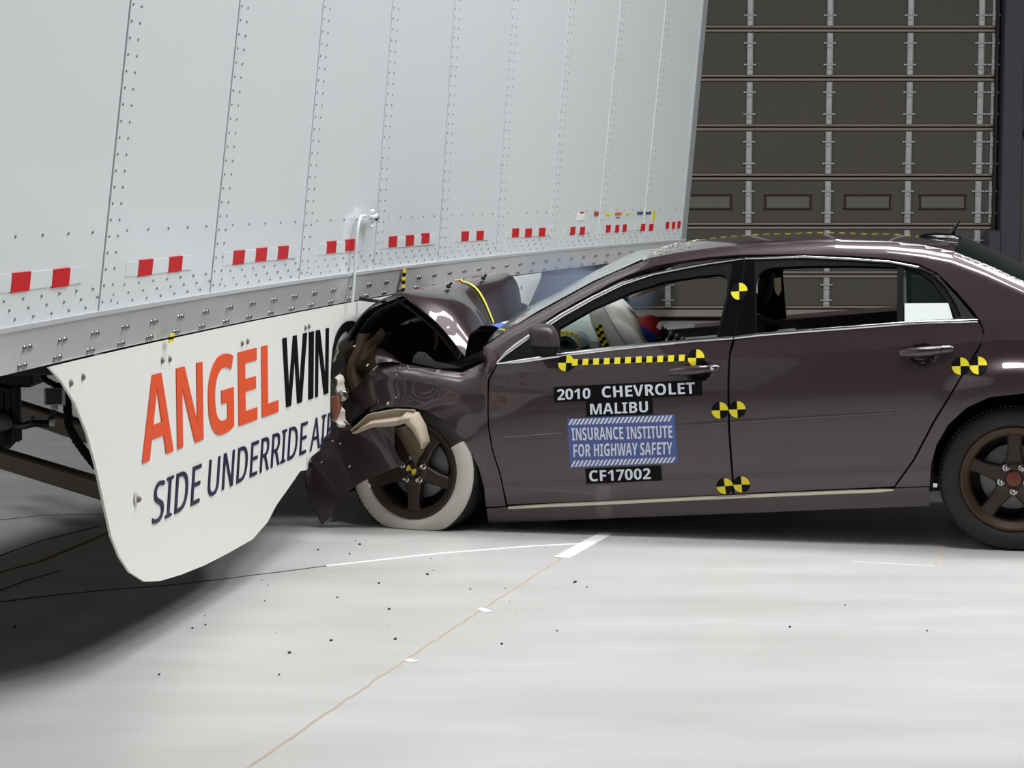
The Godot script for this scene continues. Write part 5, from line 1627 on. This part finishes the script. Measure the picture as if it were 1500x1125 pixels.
func cabin() -> void:
	# dashboard
	var d := MB.new()
	d.slab(16, 6, func(u, w): return Vector3(lerpf(0.50, 0.80, w), 0.82 + 0.06 * w - 0.05 * w * w + 0.015 * sin(PI * u), lerpf(-1.62, -0.14, u)), 0.04)
	d.slab(8, 4, func(u, w): return Vector3(0.79 + 0.05 * sin(PI * w), lerpf(0.45, 0.83, w), lerpf(-1.62, -0.14, u)), 0.04)
	var dash := put("dashboard", d, M.interior, car)
	var hood_at: Vector3 = Vector3(0.702, 0.8679, -0.45)
	var cl := MB.new()
	cl.slab(12, 6, func(u, w): return hood_at + Vector3(lerpf(-0.07, 0.07, u), -0.06 + 0.145 * pow(sin(PI * clampf(u * 0.86 + 0.07, 0, 1)), 0.5) * 0.8, lerpf(-0.18, 0.18, w)) * Vector3(1, 1, -1), 0.02)
	cl.box(hood_at + Vector3(0.0, -0.05, 0), Vector3(0.12, 0.14, 0.34), 0.02)
	put("instrument_hood", cl, mat("#46555a", 0.7), dash)
	for k in 16:
		var ys := MB.new()
		if k < 6:
			ys.box(hood_at + Vector3(-0.055 + 0.022 * k, 0.058 + 0.012 * sin(PI * k / 5.0), 0.185), Vector3(0.018, 0.022, 0.006), 0.001)
		else:
			ys.box(hood_at + Vector3(0.065 if k % 2 == 0 else -0.066, 0.04 - 0.024 * ((k - 6) / 2), 0.185), Vector3(0.014, 0.014, 0.006), 0.001)
		put("yellow_tape_square", ys, M.marker_yellow, dash)
	# airbags
	var ab := pillow(Vector3(0.9434, 0.9435, -0.42), Vector3(0.105, 0.21, 0.19), Basis(Vector3(0, 0, 1), deg_to_rad(32)), 0.9)
	var bag := put("driver_airbag", ab, M.airbag, car)
	bag.set_meta("label", "white inflated airbag in front of the dummy")
	var seam := MB.new()
	var sp := []
	var sc: Vector3 = Vector3(0.9434, 0.9435, -0.42)
	for k in 15:
		var ph := PI * (k / 14.0 - 0.5) * 0.9
		sp.append(sc + Basis(Vector3(0, 0, 1), deg_to_rad(32)) * Vector3(0.02, signf(sin(ph)) * pow(absf(sin(ph)), 0.75) * 0.20, pow(cos(ph), 0.75) * 0.189))
	seam.tube(sp, 0.0025, 6)
	put("airbag_seam", seam, M.rivet, bag)
	var pb := pillow(Vector3(0.6353, 0.8848, -1.15), Vector3(0.22, 0.17, 0.26), Basis(Vector3(0, 0, 1), deg_to_rad(20)))
	put("passenger_airbag", pb, mat("#c9dcd2", 0.85), car)
	# checkered tape beside the driver's bag
	var ck: Array = [Vector3(0.8607, 0.9736, -0.24), Vector3(0.8642, 0.9443, -0.24), Vector3(0.8709, 0.915, -0.24), Vector3(0.8809, 0.8857, -0.24), Vector3(0.8976, 0.8598, -0.24)]
	var cb := Node3D.new()
	cb.name = numbered("checkered_tape", car)
	car.add_child(cb, true)
	for k in 8:
		for c in 2:
			var u := k / 8.0 * 4.0
			var i := mini(int(u), 3)
			var p: Vector3 = ck[i].lerp(ck[i + 1], u - i)
			var s := MB.new()
			s.box(p + Vector3(0.018 * c + 0.002 * k, 0, 0.004 * c), Vector3(0.0175, 0.0155, 0.004), 0.001, Basis(Vector3(0, 0, 1), 0.3))
			put("check_square", s, M.marker_yellow if (k + c) % 2 == 0 else M.marker_black, cb)
	# sun visor, inner mirror
	var vz := MB.new()
	var vp: Array = [Vector3(1.0006, 1.1034, -0.35), Vector3(1.047, 1.117, -0.35), Vector3(1.2114, 1.1808, -0.35), Vector3(1.1785, 1.1902, -0.35)]
	vz.slab(4, 4, func(u, w): return vp[0].lerp(vp[1], u).lerp(vp[3].lerp(vp[2], u), w) + Vector3(0, 0, -0.25 * u), 0.012)
	put("sun_visor", vz, M.beige, car)
	var im := MB.new()
	im.box(Vector3(0.9009, 1.0801, -0.8), Vector3(0.03, 0.055, 0.2), 0.012, Basis(Vector3(0, 0, 1), 0.5))
	im.tube([Vector3(0.9009, 1.0939, -0.8), Vector3(0.9146, 1.1215, -0.8)], 0.008, 6)
	put("inner_mirror", im, M.trim_black, car)
	# steering wheel
	var sw := MB.new()
	var wc := Vector3(0.93, 0.72, -0.45)
	var tilt := Basis(Vector3(0, 0, 1), deg_to_rad(25))
	sw.grid(40, 10, func(u, w): return wc + tilt * Vector3(0.016 * sin(TAU * w), (0.18 + 0.016 * cos(TAU * w)) * cos(TAU * u), (0.18 + 0.016 * cos(TAU * w)) * sin(TAU * u)))
	sw.box(wc, Vector3(0.05, 0.07, 0.34), 0.02, tilt)
	put("steering_wheel", sw, M.trim_black, car)
	# seats
	for z in [-0.48, -1.25]:
		var s := MB.new()
		s.slab(8, 10, func(u, w): return Vector3(lerpf(1.26, 1.54, w) + 0.05 * cos(PI * (u - 0.5)) - 0.05, lerpf(0.38, 0.98, w), z + lerpf(-0.25, 0.25, u) * (1.0 - 0.15 * w)), 0.12)
		s.box(Vector3(1.15, 0.34, z), Vector3(0.52, 0.16, 0.5), 0.05)
		var seat := put("front_seat", s, M.interior, car)
		var hr := pillow(Vector3(1.555, 1.12, z), Vector3(0.05, 0.10, 0.14), Basis(Vector3(0, 0, 1), -0.3))
		put("headrest", hr, M.interior, seat)
	var rs := MB.new()
	rs.slab(8, 8, func(u, w): return Vector3(lerpf(2.30, 2.56, w), lerpf(0.40, 0.96, w), lerpf(-1.5, -0.22, u)), 0.12)
	rs.box(Vector3(2.15, 0.38, -0.865), Vector3(0.5, 0.16, 1.26), 0.05)
	put("rear_seat", rs, M.interior, car)
	# white panel behind the quarter glass
	var wp := MB.new()
	wp.slab(2, 2, func(u: float, w: float):
		var q: Array = [Vector2(2.3098, 1.0263), Vector2(2.524, 1.0429), Vector2(2.5014, 1.1118), Vector2(2.3074, 1.1079)]
		return side(q[0].lerp(q[1], u).lerp(q[3].lerp(q[2], u), w), -0.005), 0.004)
	var wpo := put("window_card", wp, mat("#e6ece8", 0.6), car)
	wpo.set_meta("label", "white card along the bottom of the rear quarter window")
	# door trims inside
	for z in [-0.075, -1.63]:
		var dt := MB.new()
		dt.slab(12, 4, func(u, w):
			var x := lerpf(0.62, 2.45, u)
			return Vector3(x, lerpf(0.25, 0.845 + 0.0985 * (x - 0.761), w), z), 0.02)
		put("door_trim", dt, M.interior, car)
	var ar := MB.new()
	ar.tube([Vector3(1.0, 0.80, -1.60), Vector3(1.7, 0.87, -1.60)], 0.02, 8)
	put("door_rail", ar, M.rivet, car)
	# belt buckle plate on the far pillar, and the belt
	var bk := MB.new()
	bk.panel(V2([Vector2(1.6922, 1.2066), Vector2(1.7235, 1.2101), Vector2(1.727, 1.1452), Vector2(1.7125, 1.1203), Vector2(1.6955, 1.1448)]), [], func(p): return Vector3(p.x, p.y, -0.35), 0.01, 0.05)
	put("belt_guide", bk, M.beige, car)
	var hl := MB.new()
	hl.slab(12, 6, func(u, w): return Vector3(lerpf(1.14, 2.45, u), 1.30 + 0.06 * sin(PI * u) - 0.02 * (2 * w - 1) * (2 * w - 1), lerpf(-0.30, -1.43, w)), 0.01)
	put("headliner", hl, M.beige, car)

# ---------------------------------------------------------------- crash dummy: one surface drawn round a chain of bones
func field_mesh(bones: Array, cell: float, blend: float, tint: Callable) -> MB:
	var lo := Vector3.ONE * 1e9
	var hi := -lo
	for q in bones:
		var r: float = maxf(q[2], q[3]) + 0.03
		lo = lo.min(q[0] - Vector3.ONE * r).min(q[1] - Vector3.ONE * r)
		hi = hi.max(q[0] + Vector3.ONE * r).max(q[1] + Vector3.ONE * r)
	var n := Vector3i(((hi - lo) / cell).ceil()) + Vector3i.ONE
	var dist := func(p: Vector3) -> float:
		var acc := 0.0
		for q in bones:
			var ab: Vector3 = q[1] - q[0]
			var t := clampf((p - q[0]).dot(ab) / maxf(ab.length_squared(), 1e-9), 0.0, 1.0)
			acc += exp(-(p.distance_to(q[0] + ab * t) - lerpf(q[2], q[3], t)) / blend)
		return -log(maxf(acc, 1e-30)) * blend
	var val := PackedFloat32Array()
	val.resize(n.x * n.y * n.z)
	for k in n.z:
		for j in n.y:
			for i in n.x:
				val[(k * n.y + j) * n.x + i] = dist.call(lo + Vector3(i, j, k) * cell)
	var spot := {}
	var b := MB.new()
	var at := func(i: int, j: int, k: int) -> float: return val[(k * n.y + j) * n.x + i]
	for k in n.z - 1:
		for j in n.y - 1:
			for i in n.x - 1:
				var sum := Vector3.ZERO
				var hits := 0
				for e in 12:
					var ax := e / 4
					var c0 := Vector3i.ZERO
					c0[(ax + 1) % 3] = e & 1
					c0[(ax + 2) % 3] = (e >> 1) & 1
					var c1 := c0
					c1[ax] = 1
					var a: float = at.call(i + c0.x, j + c0.y, k + c0.z)
					var d: float = at.call(i + c1.x, j + c1.y, k + c1.z)
					if (a < 0) != (d < 0):
						sum += Vector3(c0).lerp(Vector3(c1), a / (a - d))
						hits += 1
				if hits > 0:
					spot[Vector3i(i, j, k)] = lo + (Vector3(i, j, k) + sum / hits) * cell
	var nr := func(p: Vector3) -> Vector3:
		var e := cell * 0.5
		return Vector3(dist.call(p + Vector3(e, 0, 0)) - dist.call(p - Vector3(e, 0, 0)), dist.call(p + Vector3(0, e, 0)) - dist.call(p - Vector3(0, e, 0)), dist.call(p + Vector3(0, 0, e)) - dist.call(p - Vector3(0, 0, e))).normalized()
	for c in spot:
		for ax in 3:
			var u := Vector3i.ZERO
			u[(ax + 1) % 3] = 1
			var w := Vector3i.ZERO
			w[(ax + 2) % 3] = 1
			var g := Vector3i.ZERO
			g[ax] = 1
			var a: float = at.call(c.x, c.y, c.z)
			var d: float = at.call(c.x + g.x, c.y + g.y, c.z + g.z)
			if (a < 0) == (d < 0) or not (spot.has(c - u) and spot.has(c - w) and spot.has(c - u - w)):
				continue
			var q := [spot[c - u - w], spot[c - w], spot[c], spot[c - u]]
			if a > 0:
				q.reverse()
			var m := []
			for p in q:
				m.append(nr.call(p))
			b.colour = tint.call((q[0] + q[2]) / 2.0)
			b.tri(q[0], q[1], q[2], m[0], m[1], m[2])
			b.tri(q[0], q[2], q[3], m[0], m[2], m[3])
	return b

func dummy() -> void:
	var t := thing("crash_test_dummy", "seated crash dummy with a red and blue head bent into the white airbag", "dummy", car.position, car.rotation.y)
	var head: Vector3 = Vector3(1.0626, 0.9367, -0.45)
	var neck: Vector3 = Vector3(1.1363, 0.9012, -0.45)
	var base: Vector3 = Vector3(1.2465, 0.8532, -0.45)
	var hip := Vector3(1.42, 0.50, -0.46)
	var chest := base + Vector3(0.12, -0.12, 0)
	var bones := [[base + Vector3(0.03, -0.02, 0), chest, 0.06, 0.125], [chest + Vector3(0, 0, 0.07), hip + Vector3(-0.02, 0.12, 0.05), 0.12, 0.11], [chest + Vector3(0, 0, -0.07), hip + Vector3(-0.02, 0.12, -0.05), 0.12, 0.11], [hip + Vector3(0, 0, 0.08), hip + Vector3(0, 0, -0.08), 0.12, 0.12]]
	for s in [-1.0, 1.0]:
		var sh := chest + Vector3(-0.03, 0.02, 0.19 * s)
		var el := sh + Vector3(-0.12, -0.24, 0.03 * s)
		var wr := el + Vector3(-0.24, 0.02, -0.05 * s)
		bones.append_array([[chest, sh, 0.09, 0.065], [sh, el, 0.055, 0.045], [el, wr, 0.043, 0.03], [wr, wr + Vector3(-0.08, 0.0, 0), 0.032, 0.034]])
		for k in 4:
			bones.append([wr + Vector3(-0.09, 0.01, (k - 1.5) * 0.021), wr + Vector3(-0.15 - 0.01 * (1.5 - absf(k - 1.5)), -0.02, (k - 1.5) * 0.022), 0.010, 0.008])
		bones.append([wr + Vector3(-0.04, 0, -0.03 * s), wr + Vector3(-0.10, -0.02, -0.055 * s), 0.011, 0.009])
		var kn := hip + Vector3(-0.46, 0.02, 0.11 * s)
		var an := kn + Vector3(-0.22, -0.24, 0)
		bones.append_array([[hip + Vector3(0, 0, 0.09 * s), kn, 0.085, 0.06], [kn, an, 0.055, 0.04], [an, an + Vector3(-0.14, -0.02, 0), 0.042, 0.03]])
	var suit := StandardMaterial3D.new()
	suit.vertex_color_use_as_albedo = true
	suit.roughness = 0.6
	var body := field_mesh(bones, 0.014, 0.014, func(p): return Color(0.16, 0.14, 0.12))
	put("body", body, suit, t)
	# head: crown toward upper right, face pressed down and forward
	var up := (head - neck).normalized()
	var axis := Vector3(0.42, 0.90, 0).normalized()
	var hb := [[head + Vector3(-0.015, 0.0, 0.012), head + Vector3(0.02, 0.012, 0.012), 0.066, 0.066], [head + Vector3(-0.015, 0.0, -0.012), head + Vector3(0.02, 0.012, -0.012), 0.066, 0.066], [head + Vector3(-0.03, -0.035, 0), head + Vector3(-0.045, -0.07, 0), 0.055, 0.042], [head + Vector3(0.0, -0.05, 0), head + Vector3(-0.02, -0.08, 0), 0.05, 0.04], [head + Vector3(-0.075, -0.045, 0), head + Vector3(-0.088, -0.055, 0), 0.012, 0.010], [head + Vector3(0.0, -0.03, 0.068), head + Vector3(0.008, -0.012, 0.072), 0.012, 0.012], [head + Vector3(0.0, -0.03, -0.068), head + Vector3(0.008, -0.012, -0.072), 0.012, 0.012]]
	var red := Color(0.45, 0.012, 0.012)
	var blue := Color(0.035, 0.05, 0.33)
	var hm := field_mesh(hb, 0.006, 0.008, func(p): return red if (p - head).dot(axis) > 0.026 + 0.003 * sin(p.x * 60.0) else blue)
	put("head", hm, suit, t)
	var sc := MB.new()
	sc.box(Vector3(1.1453, 0.9717, -0.385), Vector3(0.026, 0.036, 0.012), 0.004, Basis(Vector3(0, 0, 1), -0.5))
	put("white_skull_cap_edge", sc, M.white_print, t)
	var eq := Vector3.ZERO
	var tg := MB.new()
	tg.prism(PackedVector2Array([Vector2(-0.016, -0.02), Vector2(0.018, -0.02), Vector2(0.014, 0.012), Vector2(-0.004, 0.008)]), 0.0, 0.008, Transform3D(Basis(), Vector3(1.0655, 0.911, -0.388)))
	put("cheek_marker", tg, M.marker_yellow, t)
	# ribbed neck
	var nk := MB.new()
	nk.tube([head.lerp(neck, 0.55), neck, base + Vector3(0.04, -0.02, 0)], [0.046, 0.044, 0.048], 14)
	var no := put("neck", nk, M.black_plastic, t)
	for k in 4:
		var p := neck.lerp(base, 0.05 + 0.27 * k) + Vector3(0, 0.004, 0)
		var dir := (base - neck).normalized()
		var basis := Basis(dir.cross(Vector3(0, 0, 1)).normalized(), Vector3(0, 0, 1), dir)
		var rg := MB.new()
		rg.grid(28, 8, func(u, w): return p + Basis(basis.x, basis.y, basis.z) * Vector3((0.050 + 0.008 * cos(TAU * w)) * cos(TAU * u), (0.050 + 0.008 * cos(TAU * w)) * sin(TAU * u), 0.008 * sin(TAU * w)))
		put("neck_ring", rg, M.chrome if k > 0 else M.gloss_black, no)

func smoke() -> void:
	for bank in 2:
		var t := thing("smoke", ["thin bluish smoke rising between the guard and the windshield pillar", "small bluish smoke puff inside the cabin above the dummy's head"][bank], "smoke")
		stuff(t)
		for k in [16, 8][bank]:
			var f := FogVolume.new()
			f.name = "puff" if k == 0 else "puff_%03d" % k
			f.shape = RenderingServer.FOG_VOLUME_SHAPE_ELLIPSOID
			var s := rng.randf_range(0.16, 0.40) * (1.0 if bank == 0 else 0.6)
			f.size = Vector3(s, s * rng.randf_range(0.7, 1.3), s * 1.5)
			var c: Vector3 = Vector3(0.2868, 1.0467, -10.75) if bank == 0 else Vector3(0.6452, 1.0439, -10.4)
			f.position = c + Vector3(rng.randfn(0, 0.09), rng.randfn(0, 0.07), rng.randfn(0, 0.12)) * (1.0 if bank == 0 else 0.5)
			var m := FogMaterial.new()
			m.albedo = Color(0.80, 0.87, 1.0)
			m.density = rng.randf_range(0.5, 1.1) * (1.0 if bank == 0 else 2.0)
			f.material = m
			t.add_child(f, true)
